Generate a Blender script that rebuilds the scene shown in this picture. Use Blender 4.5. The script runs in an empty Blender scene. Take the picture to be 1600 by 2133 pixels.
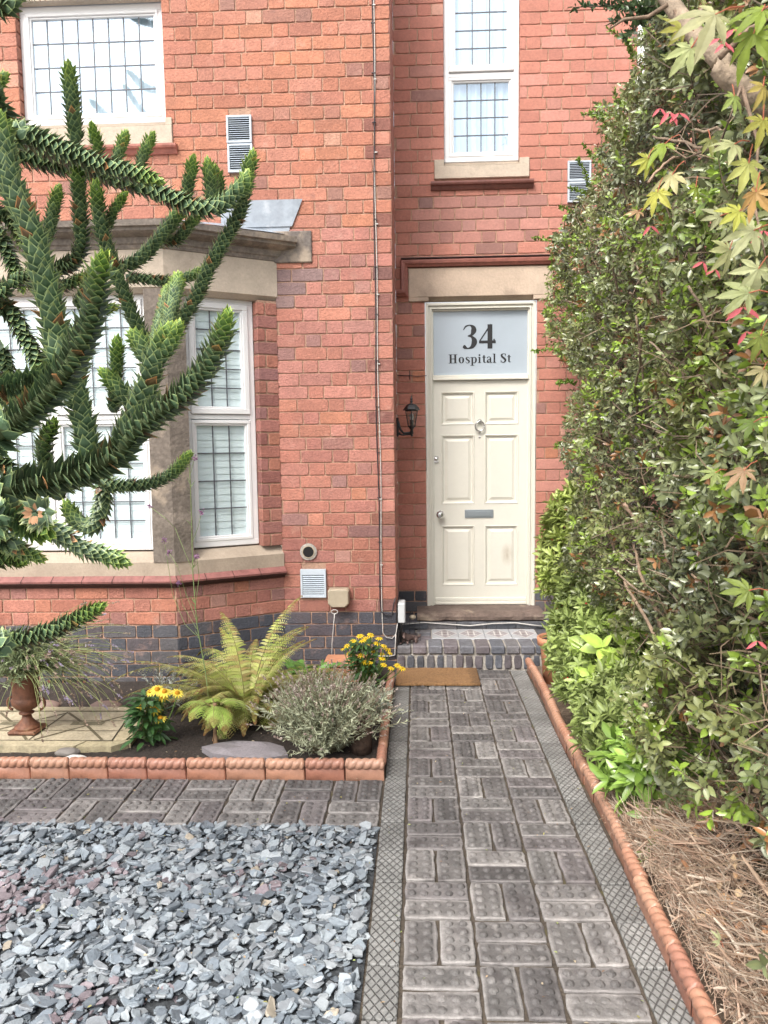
import bpy, math, random
import numpy as np
from mathutils import Vector, noise as mnoise
random.seed(7); rng = np.random.default_rng(7)
SC = bpy.context.scene; COLL = SC.collection
# ---------------------------------------------------------------- camera, fitted to the paving grid (metres, +Y towards the door)
F = 1650.3; CX = 800.0; CY = 1103.8; PITCH, YAW, ROLL = .09919, .04402, -.0128
CAM = np.array([.0628, -2.0238, 1.5395])
_cp, _sp, _cy, _sy = math.cos(PITCH), math.sin(PITCH), math.cos(YAW), math.sin(YAW)
FW = np.array([-_sy*_cp, _cy*_cp, -_sp]); RT = np.array([_cy, _sy, 0.]); UP = np.cross(RT, FW)
RT, UP = RT*math.cos(ROLL)+UP*math.sin(ROLL), UP*math.cos(ROLL)-RT*math.sin(ROLL)
cd = bpy.data.cameras.new('camera'); cam = bpy.data.objects.new('camera', cd); COLL.objects.link(cam)
cd.sensor_fit = 'HORIZONTAL'; cd.sensor_width = 36; cd.lens = F/1600*36
cd.shift_y = (CY-1066.5)/1600; cd.clip_start = .05; cd.clip_end = 500
from mathutils import Matrix
cam.matrix_world = Matrix([[RT[i], UP[i], -FW[i], CAM[i]] for i in range(3)]+[[0, 0, 0, 1]])
cd.dof.use_dof = True; cd.dof.focus_distance = 3.8; cd.dof.aperture_fstop = 15
SC.camera = cam
# ---------------------------------------------------------------- light: bright hazy daylight from behind and left of the camera
SUN_EL, SUN_AZ = math.radians(50), math.radians(-27)   # azimuth measured from -Y (behind the camera) towards -X
w = bpy.data.worlds.new('World'); SC.world = w; w.use_nodes = True
nt = w.node_tree; nt.nodes.clear()
sky = nt.nodes.new('ShaderNodeTexSky'); sky.sky_type = 'NISHITA'; sky.sun_disc = False
sky.sun_elevation = SUN_EL; sky.sun_rotation = math.pi-SUN_AZ
sky.air_density = 1.0; sky.dust_density = 5.0; sky.ozone_density = 1.0
hs = nt.nodes.new('ShaderNodeHueSaturation'); hs.inputs['Saturation'].default_value = .38
bg = nt.nodes.new('ShaderNodeBackground'); bg.inputs['Strength'].default_value = .15
ou = nt.nodes.new('ShaderNodeOutputWorld')
nt.links.new(sky.outputs[0], hs.inputs['Color']); nt.links.new(hs.outputs[0], bg.inputs[0]); nt.links.new(bg.outputs[0], ou.inputs[0])
sl = bpy.data.lights.new('sun', 'SUN'); sl.energy = 1.15; sl.angle = math.radians(18); sl.color = (1, .955, .88)
so = bpy.data.objects.new('sun', sl); COLL.objects.link(so)
sdir = Vector((math.sin(SUN_AZ)*math.cos(SUN_EL), -math.cos(SUN_AZ)*math.cos(SUN_EL), math.sin(SUN_EL)))
so.rotation_euler = sdir.to_track_quat('Z', 'Y').to_euler(); so.location = (-3, -6, 8)
SC.view_settings.view_transform = 'Standard'; SC.view_settings.look = 'None'; SC.view_settings.gamma = 1
SC.view_settings.exposure = 1.12
SC.render.engine = 'CYCLES'
# ---------------------------------------------------------------- projection helpers (photo pixel -> point in the place)
def ray(x, y): return FW+RT*(x-CX)/F-UP*(y-CY)/F
def atY(x, y, Y): d = ray(x, y); return CAM+d*(Y-CAM[1])/d[1]
def atZ(x, y, Z=0): d = ray(x, y); return CAM+d*(Z-CAM[2])/d[2]
def proj(P):
    D = np.asarray(P)-CAM; z = D@FW
    return CX+F*(D@RT)/z, CY-F*(D@UP)/z
def nrm(a):
    a = np.asarray(a, float); return a/(np.linalg.norm(a, axis=-1, keepdims=True)+1e-9)
def U(a, b): return random.uniform(a, b)
# ---------------------------------------------------------------- object helpers
OFF = {}
def tag(o, label=None, cat=None, group=None, kind=None):
    if label: o['label'] = label
    if cat: o['category'] = cat
    if group: o['group'] = group
    if kind: o['kind'] = kind
    return o
def thing(name, label, cat, loc=(0, 0, 0), group=None):
    o = bpy.data.objects.new(name, None); COLL.objects.link(o); o.location = loc; o.empty_display_size = .1
    OFF[o] = np.array(loc, float); return tag(o, label, cat, group)
def link(name, me, mat, parent, loc=None):
    o = bpy.data.objects.new(name, me); COLL.objects.link(o); me.materials.append(mat)
    if parent is not None:
        o.parent = parent; T = OFF[parent]; OFF[o] = T
    else:
        T = np.array(loc if loc is not None else (0, 0, 0), float); o.location = T; OFF[o] = T
    return o
def make_mesh(name, V, faces, C, smooth, T):
    """V (n,3); faces: list of int arrays (k, m) or lists; C (n,3) colour"""
    me = bpy.data.meshes.new(name); V = np.asarray(V, float)-T
    loops = []; starts = []; s = 0; tot = []
    for fa in faces:
        fa = np.asarray(fa); k, m = fa.shape
        loops.append(fa.ravel()); starts.append(s+np.arange(k)*m); tot.append(np.full(k, m)); s += k*m
    loops = np.concatenate(loops); starts = np.concatenate(starts); tot = np.concatenate(tot)
    me.vertices.add(len(V)); me.vertices.foreach_set('co', V.ravel())
    me.loops.add(len(loops)); me.loops.foreach_set('vertex_index', loops.astype(np.int32))
    me.polygons.add(len(starts)); me.polygons.foreach_set('loop_start', starts.astype(np.int32))
    me.polygons.foreach_set('loop_total', tot.astype(np.int32))
    me.update(calc_edges=True)
    if C is not None:
        at = me.color_attributes.new('Col', 'FLOAT_COLOR', 'POINT')
        C4 = np.ones((len(V), 4)); C4[:, :3] = C; at.data.foreach_set('color', C4.ravel())
    me.polygons.foreach_set('use_smooth', np.full(len(starts), smooth)); me.validate(); me.update()
    return me
class MB:
    def __init__(s): s.V = []; s.C = []; s.F = {}; s.n = 0
    def add(s, V, faces, col=(1, 1, 1)):
        V = np.asarray(V, float); b = s.n; s.V.append(V); s.n += len(V)
        col = np.asarray(col, float); s.C.append(np.broadcast_to(col, (len(V), 3)))
        for f in faces: s.F.setdefault(len(f), []).append([b+i for i in f])
    def addarr(s, V, faces, C):
        b = s.n; s.V.append(V); s.n += len(V); s.C.append(C)
        for fa in faces: s.F.setdefault(fa.shape[1], []).extend((fa+b).tolist())
    def box(s, x0, x1, y0, y1, z0, z1, col=(1, 1, 1), b=0):
        if b <= 0:
            V = [(x, y, z) for x in (x0, x1) for y in (y0, y1) for z in (z0, z1)]
            s.add(V, [(0, 1, 3, 2), (4, 6, 7, 5), (0, 4, 5, 1), (2, 3, 7, 6), (0, 2, 6, 4), (1, 5, 7, 3)], col); return
        b = min(b, (x1-x0)/2.1, (y1-y0)/2.1, (z1-z0)/2.1); V = []; idx = {}
        lo = (x0, y0, z0); hi = (x1, y1, z1)
        for cx in (0, 1):
            for cy in (0, 1):
                for cz in (0, 1):
                    for ax in range(3):
                        p = [(hi if c else lo)[i]+(-b if c else b)*(i != ax) for i, c in enumerate((cx, cy, cz))]
                        idx[cx, cy, cz, ax] = len(V); V.append(p)
        Fs = []
        for ax in range(3):
            o1, o2 = [i for i in range(3) if i != ax]
            for sd in (0, 1):
                q = []
                for a, c in ((0, 0), (1, 0), (1, 1), (0, 1)):
                    k = [0, 0, 0]; k[ax] = sd; k[o1] = a; k[o2] = c; q.append(idx[k[0], k[1], k[2], ax])
                Fs.append(q)
        for ax in range(3):       # edge bevels along axis ax
            o1, o2 = [i for i in range(3) if i != ax]
            for a in (0, 1):
                for c in (0, 1):
                    k0 = [0, 0, 0]; k1 = [0, 0, 0]; k1[ax] = 1
                    k0[o1] = k1[o1] = a; k0[o2] = k1[o2] = c
                    Fs.append([idx[(*k0, o1)], idx[(*k1, o1)], idx[(*k1, o2)], idx[(*k0, o2)]])
        for cx in (0, 1):
            for cy in (0, 1):
                for cz in (0, 1): Fs.append([idx[cx, cy, cz, i] for i in range(3)])
        s.add(V, Fs, col)
    def tube(s, pts, r, n=6, col=(1, 1, 1), cap=True):
        pts = np.asarray(pts, float); m = len(pts)
        r = np.broadcast_to(np.asarray(r, float), (m,)); T = nrm(np.gradient(pts, axis=0))
        a = np.array([0, 0, 1.]) if abs(T[0][2]) < .9 else np.array([1., 0, 0])
        Nn = nrm(np.cross(T[0], a)); V = []
        for i in range(m):
            Nn = nrm(Nn-T[i]*(Nn@T[i])); B = np.cross(T[i], Nn)
            for k in range(n):
                t = 2*math.pi*k/n; V.append(pts[i]+r[i]*(math.cos(t)*Nn+math.sin(t)*B))
        Fs = [(i*n+k, i*n+(k+1) % n, (i+1)*n+(k+1) % n, (i+1)*n+k) for i in range(m-1) for k in range(n)]
        if cap and n > 3: Fs += [tuple(range(n))[::-1], tuple((m-1)*n+k for k in range(n))]
        s.add(V, Fs, col)
    def lathe(s, c, prof, n=24, col=(1, 1, 1), axis='z'):
        V = []; m = len(prof)
        for r, h in prof:
            for k in range(n):
                t = 2*math.pi*k/n; a, b = r*math.cos(t), r*math.sin(t)
                V.append((c[0]+a, c[1]+b, c[2]+h) if axis == 'z' else (c[0]+a, c[1]-h, c[2]+b))
        Fs = [(i*n+k, i*n+(k+1) % n, (i+1)*n+(k+1) % n, (i+1)*n+k) for i in range(m-1) for k in range(n)]
        Fs += [tuple(range(n))[::-1], tuple((m-1)*n+k for k in range(n))]
        s.add(V, Fs, col)
    def sweep(s, path, prof, col=(1, 1, 1), side=1, closed=True):
        """profile (outward d, z) along a plan polyline; outward = right-hand side of travel * side"""
        P = [np.array(p, float) for p in path]; m = len(P); V = []
        for i in range(m):
            t0 = nrm(P[i]-P[i-1]) if i else None; t1 = nrm(P[i+1]-P[i]) if i < m-1 else None
            if t0 is None: t0 = t1
            if t1 is None: t1 = t0
            n0 = np.array([t0[1], -t0[0]]); n1 = np.array([t1[1], -t1[0]])
            nn = nrm(n0+n1); k = 1/max(.3, nn@n0)
            for d, z in prof: q = P[i]+nn*k*d*side; V.append((q[0], q[1], z))
        p = len(prof)
        Fs = [(i*p+k, i*p+(k+1) % p, (i+1)*p+(k+1) % p, (i+1)*p+k) for i in range(m-1) for k in range(p if closed else p-1)]
        Fs += [tuple(range(p))[::-1], tuple((m-1)*p+k for k in range(p))]
        s.add(V, Fs, col)
    def build(s, name, mat, parent=None, smooth=False, loc=None):
        V = np.concatenate(s.V); C = np.concatenate(s.C)
        T = OFF[parent] if parent is not None else np.array(loc if loc is not None else (0, 0, 0), float)
        me = make_mesh(name, V, [np.array(v) for v in s.F.values()], C, smooth, T)
        return link(name, me, mat, parent, loc)
def instances(tv, tf, P, D, N, L, W, col, tint=None):
    """template verts tv (x along, y across, z normal) on N points -> V, faces, C"""
    n = len(P); D = nrm(D); S = nrm(np.cross(N, D)); N2 = np.cross(D, S)
    L = np.broadcast_to(L, (n,))[:, None, None]; W = np.broadcast_to(W, (n,))[:, None, None]
    V = P[:, None, :]+L*tv[None, :, 0:1]*D[:, None, :]+W*tv[None, :, 1:2]*S[:, None, :]+L*tv[None, :, 2:3]*N2[:, None, :]
    m = len(tv); idx = np.arange(n)[:, None, None]*m
    faces = [(np.array(f)[None]+idx).reshape(-1, len(f[0])) for f in tf]
    C = np.repeat(np.broadcast_to(col, (n, 3))[:, None, :], m, axis=1)
    if tint is not None: C = C*tint[None]
    return V.reshape(-1, 3), faces, C.reshape(-1, 3)
class LV:                                            # leaf collector
    def __init__(s): s.V = []; s.F = []; s.C = []; s.n = 0
    def put(s, tv, tf, P, D, N, L, W, col, tint=None):
        V, Fs, C = instances(tv, tf, np.asarray(P, float), np.asarray(D, float), np.asarray(N, float), L, W, col, tint)
        s.F += [f+s.n for f in Fs]; s.V.append(V); s.C.append(C); s.n += len(V)
    def build(s, name, mat, parent=None, smooth=True, loc=None):
        T = OFF[parent] if parent is not None else np.array(loc if loc is not None else (0, 0, 0), float)
        me = make_mesh(name, np.concatenate(s.V), s.F, np.clip(np.concatenate(s.C), 0, 1), smooth, T)
        return link(name, me, mat, parent, loc)
LEAF = (np.array([(0, 0, 0), (.33, -.42, .05), (.33, 0, -.02), (.33, .42, .05), (.7, -.36, .02), (.7, 0, -.05), (.7, .36, .02), (1, 0, -.12)]),
        [[(0, 1, 2), (0, 2, 3), (4, 7, 5), (5, 7, 6)], [(1, 4, 5, 2), (2, 5, 6, 3)]])
LEAF_TINT = np.array([(.9, .9, .8), (1, 1, 1), (1.25, 1.2, 1.1), (1, 1, 1), (1, 1, 1), (1.25, 1.2, 1.1), (1, 1, 1), (1, .95, .9)])
BLADE = (np.array([(0, -.5, 0), (0, .5, 0), (.5, -.4, .03), (.5, .4, .03), (1, 0, -.05)]), [[(0, 2, 3, 1)], [(2, 4, 3)]])
def onb_rand(n): return nrm(rng.normal(size=(n, 3)))
# ---------------------------------------------------------------- materials
def mat(name, base=(1, 1, 1), rough=.7, attr=True, noise=(0, 20), noise2=(0, 4), bump=(0, 60), spec=.5, metal=0, transl=0, patch=None, sheen=0):
    m = bpy.data.materials.new(name); m.use_nodes = True; nt = m.node_tree; N = nt.nodes; L = nt.links
    b = N['Principled BSDF']; out = N['Material Output']
    b.inputs['Roughness'].default_value = rough; b.inputs['Metallic'].default_value = metal; b.inputs['Specular IOR Level'].default_value = spec
    rgb = N.new('ShaderNodeRGB'); rgb.outputs[0].default_value = (*base, 1); cur = rgb.outputs[0]
    tc = N.new('ShaderNodeTexCoord').outputs['Object']
    def mul(a, bb):
        x = N.new('ShaderNodeMix'); x.data_type = 'RGBA'; x.blend_type = 'MULTIPLY'; x.inputs[0].default_value = 1
        L.new(a, x.inputs[6]); L.new(bb, x.inputs[7]); return x.outputs[2]
    if attr:
        a = N.new('ShaderNodeAttribute'); a.attribute_name = 'Col'; cur = mul(cur, a.outputs['Color'])
    for amt, sc in (noise, noise2):
        if amt:
            nz = N.new('ShaderNodeTexNoise'); nz.inputs['Scale'].default_value = sc; nz.inputs['Detail'].default_value = 5; nz.inputs['Roughness'].default_value = .65
            L.new(tc, nz.inputs['Vector']); r = N.new('ShaderNodeMapRange')
            r.inputs['From Min'].default_value = .3; r.inputs['From Max'].default_value = .7
            r.inputs['To Min'].default_value = 1-amt; r.inputs['To Max'].default_value = 1+amt
            L.new(nz.outputs['Fac'], r.inputs['Value']); cur = mul(cur, r.outputs[0])
    if patch:                                       # patches of another colour: (colour, scale, threshold, amount)
        for pc, sc, th, am in patch:
            nz = N.new('ShaderNodeTexNoise'); nz.inputs['Scale'].default_value = sc; nz.inputs['Detail'].default_value = 6; nz.inputs['Roughness'].default_value = .6
            L.new(tc, nz.inputs['Vector']); r = N.new('ShaderNodeMapRange')
            r.inputs['From Min'].default_value = th; r.inputs['From Max'].default_value = th+.13; r.inputs['To Max'].default_value = am
            L.new(nz.outputs['Fac'], r.inputs['Value'])
            x = N.new('ShaderNodeMix'); x.data_type = 'RGBA'; L.new(r.outputs[0], x.inputs[0]); L.new(cur, x.inputs[6]); x.inputs[7].default_value = (*pc, 1); cur = x.outputs[2]
    L.new(cur, b.inputs['Base Color'])
    if bump[0]:
        nz = N.new('ShaderNodeTexNoise'); nz.inputs['Scale'].default_value = bump[1]; nz.inputs['Detail'].default_value = 6
        L.new(tc, nz.inputs['Vector']); bp = N.new('ShaderNodeBump'); bp.inputs['Strength'].default_value = bump[0]; bp.inputs['Distance'].default_value = .01
        L.new(nz.outputs['Fac'], bp.inputs['Height']); L.new(bp.outputs[0], b.inputs['Normal'])
    if transl:
        t = N.new('ShaderNodeBsdfTranslucent'); L.new(cur, t.inputs['Color']); x = N.new('ShaderNodeMixShader'); x.inputs[0].default_value = transl
        L.new(b.outputs[0], x.inputs[1]); L.new(t.outputs[0], x.inputs[2]); L.new(x.outputs[0], out.inputs['Surface'])
    return m
M = {}
M['brick'] = mat('brick', rough=.85, noise=(.2, 60), noise2=(.12, 9), bump=(.6, 90), patch=[((.55, .34, .27), 7, .60, .4), ((.16, .09, .08), 15, .64, .6), ((.20, .12, .10), 1.9, .57, .25), ((.62, .50, .42), 33, .70, .6)])
M['brick2'] = mat('brick_clean', rough=.85, noise=(.15, 50), noise2=(.1, 7), bump=(.4, 90), patch=[((.62, .40, .33), 6, .60, .35), ((.2, .12, .10), 18, .68, .5), ((.26, .13, .11), 1.6, .58, .25)])
M['mortar'] = mat('mortar', (.42, .26, .185), .95, False, noise=(.2, 70), noise2=(.2, 5), bump=(.6, 120))
M['mortar_grey'] = mat('mortar_grey', (.40, .37, .33), .95, False, noise=(.25, 60), noise2=(.2, 8), bump=(.8, 90))
M['stone'] = mat('sandstone', (.50, .42, .335), .85, True, noise=(.08, 60), noise2=(.14, 5), bump=(.3, 60), patch=[((.30, .23, .18), 3.2, .58, .6)])
M['stone_dark'] = mat('weathered_sandstone', (.20, .17, .145), .9, True, noise=(.2, 40), noise2=(.3, 5), bump=(.5, 50), patch=[((.46, .37, .28), 4, .55, .7)])
M['terra_dark'] = mat('glazed_terracotta', (.20, .075, .055), .5, True, noise=(.2, 30), noise2=(.2, 6), bump=(.25, 40))
M['upvc'] = mat('white_upvc', (.80, .80, .80), .35, False, noise2=(.03, 3))
M['lead'] = mat('lead', (.085, .09, .105), .5, False, noise=(.15, 30), bump=(.2, 30))
M['leadsheet'] = mat('lead_sheet', (.30, .34, .39), .55, False, noise=(.15, 15), noise2=(.2, 4), bump=(.3, 20), patch=[((.62, .64, .66), 6, .6, .6)])
M['door'] = mat('cream_paint', (.70, .68, .60), .38, True, noise=(.015, 30), noise2=(.03, 3), bump=(.05, 80))
M['chrome'] = mat('chrome', (.6, .6, .6), .18, False, metal=1)
M['steel'] = mat('letter_plate', (.33, .37, .40), .35, False, metal=.6)
M['black'] = mat('black_paint', (.015, .015, .017), .4, False)
M['letter'] = mat('black_vinyl', (.012, .012, .014), .5, False)
M['vent'] = mat('vent_plastic', (.50, .56, .62), .5, False, noise=(.05, 30), noise2=(.1, 6))
M['dark'] = mat('dark_void', (.01, .01, .01), .9, False)
M['beige'] = mat('beige_plastic', (.40, .34, .25), .5, False, noise=(.05, 40), noise2=(.08, 8))
M['greybox'] = mat('grey_plastic', (.55, .57, .58), .45, False)
M['cable_b'] = mat('black_cable', (.03, .025, .03), .5, False)
M['cable_w'] = mat('white_cable', (.55, .53, .50), .55, False)
M['paver'] = mat('paver', rough=.72, noise=(.2, 70), noise2=(.28, 9), bump=(.35, 110), patch=[((.36, .33, .31), 11, .60, .6), ((.06, .052, .052), 8, .53, .6), ((.10, .105, .05), 13, .68, .5)])
M['joint'] = mat('joint_dirt', (.075, .06, .045), .95, False, noise=(.3, 60), noise2=(.3, 6), bump=(.8, 80), patch=[((.12, .11, .03), 8, .60, .7)])
M['slate_base'] = mat('slate_base', (.045, .05, .055), .9, False, noise=(.4, 60), bump=(1, 60))
M['pavement'] = mat('pavement', (.42, .41, .39), .9, False, noise2=(.15, 2))
M['slate'] = mat('slate', rough=.5, noise=(.15, 60), noise2=(.1, 12), bump=(.35, 70), spec=.5)
M['soil'] = mat('soil', (.035, .026, .021), .95, False, noise=(.4, 60), noise2=(.3, 10), bump=(1, 60), patch=[((.12, .09, .07), 60, .66, .6)])
M['litter'] = mat('soil_litter', (.17, .125, .09), .95, False, noise=(.4, 50), noise2=(.3, 8), bump=(1, 50))
M['rope'] = mat('rope_terracotta', (.41, .235, .165), .38, True, noise=(.15, 40), noise2=(.2, 7), bump=(.2, 50), patch=[((.33, .20, .15), 9, .62, .6)])
M['pot'] = mat('pot_terracotta', (.55, .25, .14), .7, False, noise=(.1, 30), noise2=(.12, 6), bump=(.15, 50))
M['rust'] = mat('rusty_iron', (.16, .065, .035), .65, False, noise=(.35, 30), noise2=(.3, 7), bump=(.5, 40), patch=[((.34, .24, .14), 8, .58, .6)])
M['slab'] = mat('old_slab', (.43, .37, .26), .9, True, noise=(.2, 60), noise2=(.2, 7), bump=(.5, 80), patch=[((.18, .17, .11), 9, .6, .7)])
M['pebble'] = mat('pebble', rough=.6, noise=(.1, 40), bump=(.1, 60))
M['coir'] = mat('coir', (.29, .16, .07), .95, True, noise=(.35, 180), noise2=(.12, 8), bump=(1, 220))
M['tile'] = mat('patterned_tile', rough=.45, noise=(.08, 40), noise2=(.1, 9))
M['leaf'] = mat('leaf', rough=.42, noise2=(.1, 30), transl=.22, spec=.5)
M['leaf_gloss'] = mat('glossy_leaf', rough=.33, noise2=(.08, 25), transl=.15, spec=.8)
M['leaf_dull'] = mat('dull_leaf', rough=.7, transl=.2, spec=.3)
M['needle'] = mat('araucaria_leaf', rough=.42, noise2=(.12, 20), transl=.05, spec=.5)
M['bark'] = mat('bark', (.20, .155, .12), .9, True, noise=(.3, 40), noise2=(.25, 9), bump=(.8, 50))
M['petal'] = mat('petal', rough=.6, transl=.25, spec=.3)
M['curtain'] = mat('net_curtain', (.70, .74, .76), .8, True)
M['figure'] = mat('cast_figure', (.13, .085, .075), .7, False, noise=(.2, 60), bump=(.3, 80))
M['berry'] = mat('berry', (.45, .02, .02), .3, False)
# window glass: part mirror, part clear
def glass(name, fac, tint=(1, 1, 1)):
    m = bpy.data.materials.new(name); m.use_nodes = True; nt = m.node_tree; N = nt.nodes; N.remove(N['Principled BSDF'])
    g = N.new('ShaderNodeBsdfGlossy'); g.inputs['Roughness'].default_value = .015; g.inputs['Color'].default_value = (.74, .87, 1, 1); t = N.new('ShaderNodeBsdfTransparent'); t.inputs[0].default_value = (*tint, 1)
    x = N.new('ShaderNodeMixShader'); lw = N.new('ShaderNodeFresnel'); lw.inputs[0].default_value = 1.5
    ad = N.new('ShaderNodeMath'); ad.operation = 'ADD'; ad.use_clamp = True; ad.inputs[1].default_value = fac
    nz = N.new('ShaderNodeTexNoise'); nz.inputs['Scale'].default_value = 3; bp = N.new('ShaderNodeBump'); bp.inputs['Strength'].default_value = .06; bp.inputs['Distance'].default_value = .02
    tc = N.new('ShaderNodeTexCoord'); nt.links.new(tc.outputs['Object'], nz.inputs['Vector']); nt.links.new(nz.outputs['Fac'], bp.inputs['Height']); nt.links.new(bp.outputs[0], g.inputs['Normal'])
    gm = N.new('ShaderNodeNewGeometry'); m1 = N.new('ShaderNodeMath'); m1.operation = 'SUBTRACT'; m1.inputs[0].default_value = 1; nt.links.new(gm.outputs['Backfacing'], m1.inputs[1]); m2 = N.new('ShaderNodeMath'); m2.operation = 'MULTIPLY'; nt.links.new(lw.outputs[0], m2.inputs[0]); nt.links.new(m1.outputs[0], m2.inputs[1]); nt.links.new(m2.outputs[0], ad.inputs[0]); nt.links.new(ad.outputs[0], x.inputs[0]); nt.links.new(t.outputs[0], x.inputs[1]); nt.links.new(g.outputs[0], x.inputs[2])
    nt.links.new(x.outputs[0], N['Material Output'].inputs['Surface']); return m
M['glass'] = glass('window_glass', .24); M['glass_bay'] = glass('bay_window_glass', .06)
M['glass_lamp'] = glass('lantern_glass', .12, (.85, .87, .85))
M['frosted'] = mat('frosted_pane', (.40, .46, .52), .12, False, spec=.5, noise2=(.04, 3))
# diamond-grooved edge paver
def diamond_mat():
    m = mat('diamond_paver', rough=.75, noise=(.2, 60), noise2=(.25, 8), bump=(0, 1)); nt = m.node_tree; N = nt.nodes; L = nt.links
    b = N['Principled BSDF']; tc = N.new('ShaderNodeTexCoord'); sx = N.new('ShaderNodeSeparateXYZ'); L.new(tc.outputs['Object'], sx.inputs[0])
    def mth(op, a, bb=None, c=None):
        x = N.new('ShaderNodeMath'); x.operation = op
        for i, q in enumerate((a, bb, c)):
            if q is None: continue
            if isinstance(q, (int, float)): x.inputs[i].default_value = q
            else: L.new(q, x.inputs[i])
        return x.outputs[0]
    s = .0285
    hs = []
    for sg in (1, -1):
        q = mth('DIVIDE', mth('MULTIPLY_ADD', sx.outputs[1], sg*.62, sx.outputs[0]), s)
        f = mth('ABSOLUTE', mth('SUBTRACT', mth('FRACT', q), .5)); hs.append(mth('SUBTRACT', 1, mth('SMOOTH_MIN', 1, mth('DIVIDE', f, .13), .1)))
    g = mth('MINIMUM', mth('MAXIMUM', hs[0], hs[1]), 1)
    bp = N.new('ShaderNodeBump'); bp.inputs['Strength'].default_value = .9; bp.inputs['Distance'].default_value = .006; bp.invert = True
    L.new(g, bp.inputs['Height']); L.new(bp.outputs[0], b.inputs['Normal'])
    old = b.inputs['Base Color'].links[0].from_socket; x = N.new('ShaderNodeMix'); x.data_type = 'RGBA'
    L.new(mth('MULTIPLY', g, .5), x.inputs[0]); L.new(old, x.inputs[6]); x.inputs[7].default_value = (.035, .03, .028, 1); L.new(x.outputs[2], b.inputs['Base Color'])
    return m
M['diamond'] = diamond_mat()
# ================================================================= THE SETTING
YM, YR, XC, CH, ZB = 3.45, 4.28, -.10, .0873, .42      # main wall, recessed wall, corner, brick course, top of the blue plinth
def sheet(name, x0, x1, y0, y1, z, m, kind='structure', nx=1, ny=1, amp=0):
    xs = np.linspace(x0, x1, nx+1); ys = np.linspace(y0, y1, ny+1); X, Y = np.meshgrid(xs, ys)
    Z = np.full_like(X, z)
    if amp:
        for i in range(Z.shape[0]):
            for j in range(Z.shape[1]): Z[i, j] += amp*(mnoise.noise(Vector((X[i, j]*6, Y[i, j]*6, 3)))+.5*mnoise.noise(Vector((X[i, j]*19, Y[i, j]*19, 1))))
    i = np.arange(ny)[:, None]*(nx+1)+np.arange(nx)[None]; i = i.ravel()
    me = make_mesh(name, np.stack([X.ravel(), Y.ravel(), Z.ravel()], 1), [np.stack([i, i+1, i+nx+2, i+nx+1], 1)], None, bool(amp), np.zeros(3))
    o = link(name, me, m, None); return tag(o, kind=kind)
sheet('ground', -60, 60, -60, 60, -.06, M['litter'])
sheet('pavement', -30, 30, -40, -2.6, -.02, M['pavement'])
# ---- bricks -------------------------------------------------------
def brick(mb, O, A, B, Nn, a0, a1, b0, b1, col, jit=.0012, bev=.003, back=.012, na=4, nb=2, d=0, core=None):
    """irregular block face on the plane O + a*A + b*B, facing Nn"""
    ring = [(a0+(a1-a0)*i/na, b0) for i in range(na)]+[(a1, b0+(b1-b0)*i/nb) for i in range(nb)]
    ring += [(a1-(a1-a0)*i/na, b1) for i in range(na)]+[(a0, b1-(b1-b0)*i/nb) for i in range(nb)]
    n = len(ring); ca, cb = (a0+a1)/2, (b0+b1)/2; V = []; inner = []
    tl = [U(-.0015, .0015) for _ in range(2)]
    for a, b in ring:
        ja, jb = U(-jit, jit), U(-jit, jit); corner = (abs(a-ca) > (a1-a0)*.49) and (abs(b-cb) > (b1-b0)*.49)
        k = bev*(.8 if corner else 0)
        V.append((a+ja-k*np.sign(a-ca), b+jb-k*np.sign(b-cb), -bev*.8))
        inner.append((a+ja*.6-(bev*1.3)*np.clip((a-ca)/((a1-a0)/2), -1, 1), b+jb*.6-(bev*1.3)*np.clip((b-cb)/((b1-b0)/2), -1, 1), 0))
    V += inner; V += [(v[0], v[1], -back) for v in V[:n]]
    P = [O+A*v[0]+B*v[1]+Nn*(v[2]+d+tl[0]*(v[0]-ca)/(a1-a0)*2*(v[2] > -back)+tl[1]*(v[1]-cb)/(b1-b0)*(v[2] > -back)) for v in V]
    if core is not None:
        w_ = .016+U(-.003, .006); m0 = len(P); C2 = np.tile(np.array(col, float)*1.25, (len(P), 1)); ex = []
        for a, b in ring:
            q = (a-w_*np.clip((a-ca)/((a1-a0)/2), -1, 1)+U(-.003, .003), b-w_*np.clip((b-cb)/((b1-b0)/2), -1, 1)+U(-.003, .003)); ex.append(O+A*q[0]+B*q[1]+Nn*(d+U(-.0006, .0004)))
        P += ex; C2 = np.vstack([C2, np.tile(np.array(core, float), (n, 1))*rng.uniform(.85, 1.15, (n, 1))]); C2[2*n:3*n] *= .5
        mb.add(P, [tuple(range(3*n, 4*n))]+[(n+i, n+(i+1) % n, 3*n+(i+1) % n, 3*n+i) for i in range(n)]+[(i, (i+1) % n, n+(i+1) % n, n+i) for i in range(n)]+[(2*n+i, 2*n+(i+1) % n, (i+1) % n, i) for i in range(n)], C2); return
    fs = [tuple(range(n, 2*n))]+[(i, (i+1) % n, n+(i+1) % n, n+i) for i in range(n)]+[(2*n+i, 2*n+(i+1) % n, (i+1) % n, i) for i in range(n)]
    mb.add(P, fs, col)
RED = [(.42, .175, .12), (.44, .19, .14), (.405, .165, .115), (.45, .19, .125), (.43, .19, .145), (.385, .16, .12)]
ODD = [(.35, .165, .13), (.33, .16, .135), (.48, .20, .12), (.47, .25, .19), (.30, .155, .13)]
RED2 = [(.45, .19, .14), (.46, .195, .145), (.435, .18, .13), (.46, .21, .165), (.425, .175, .13)]
BLUE = [(.078, .083, .098), (.092, .094, .106), (.066, .069, .08), (.108, .104, .11), (.098, .086, .093)]
Zv = np.array([0, 0, 1.])
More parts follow.
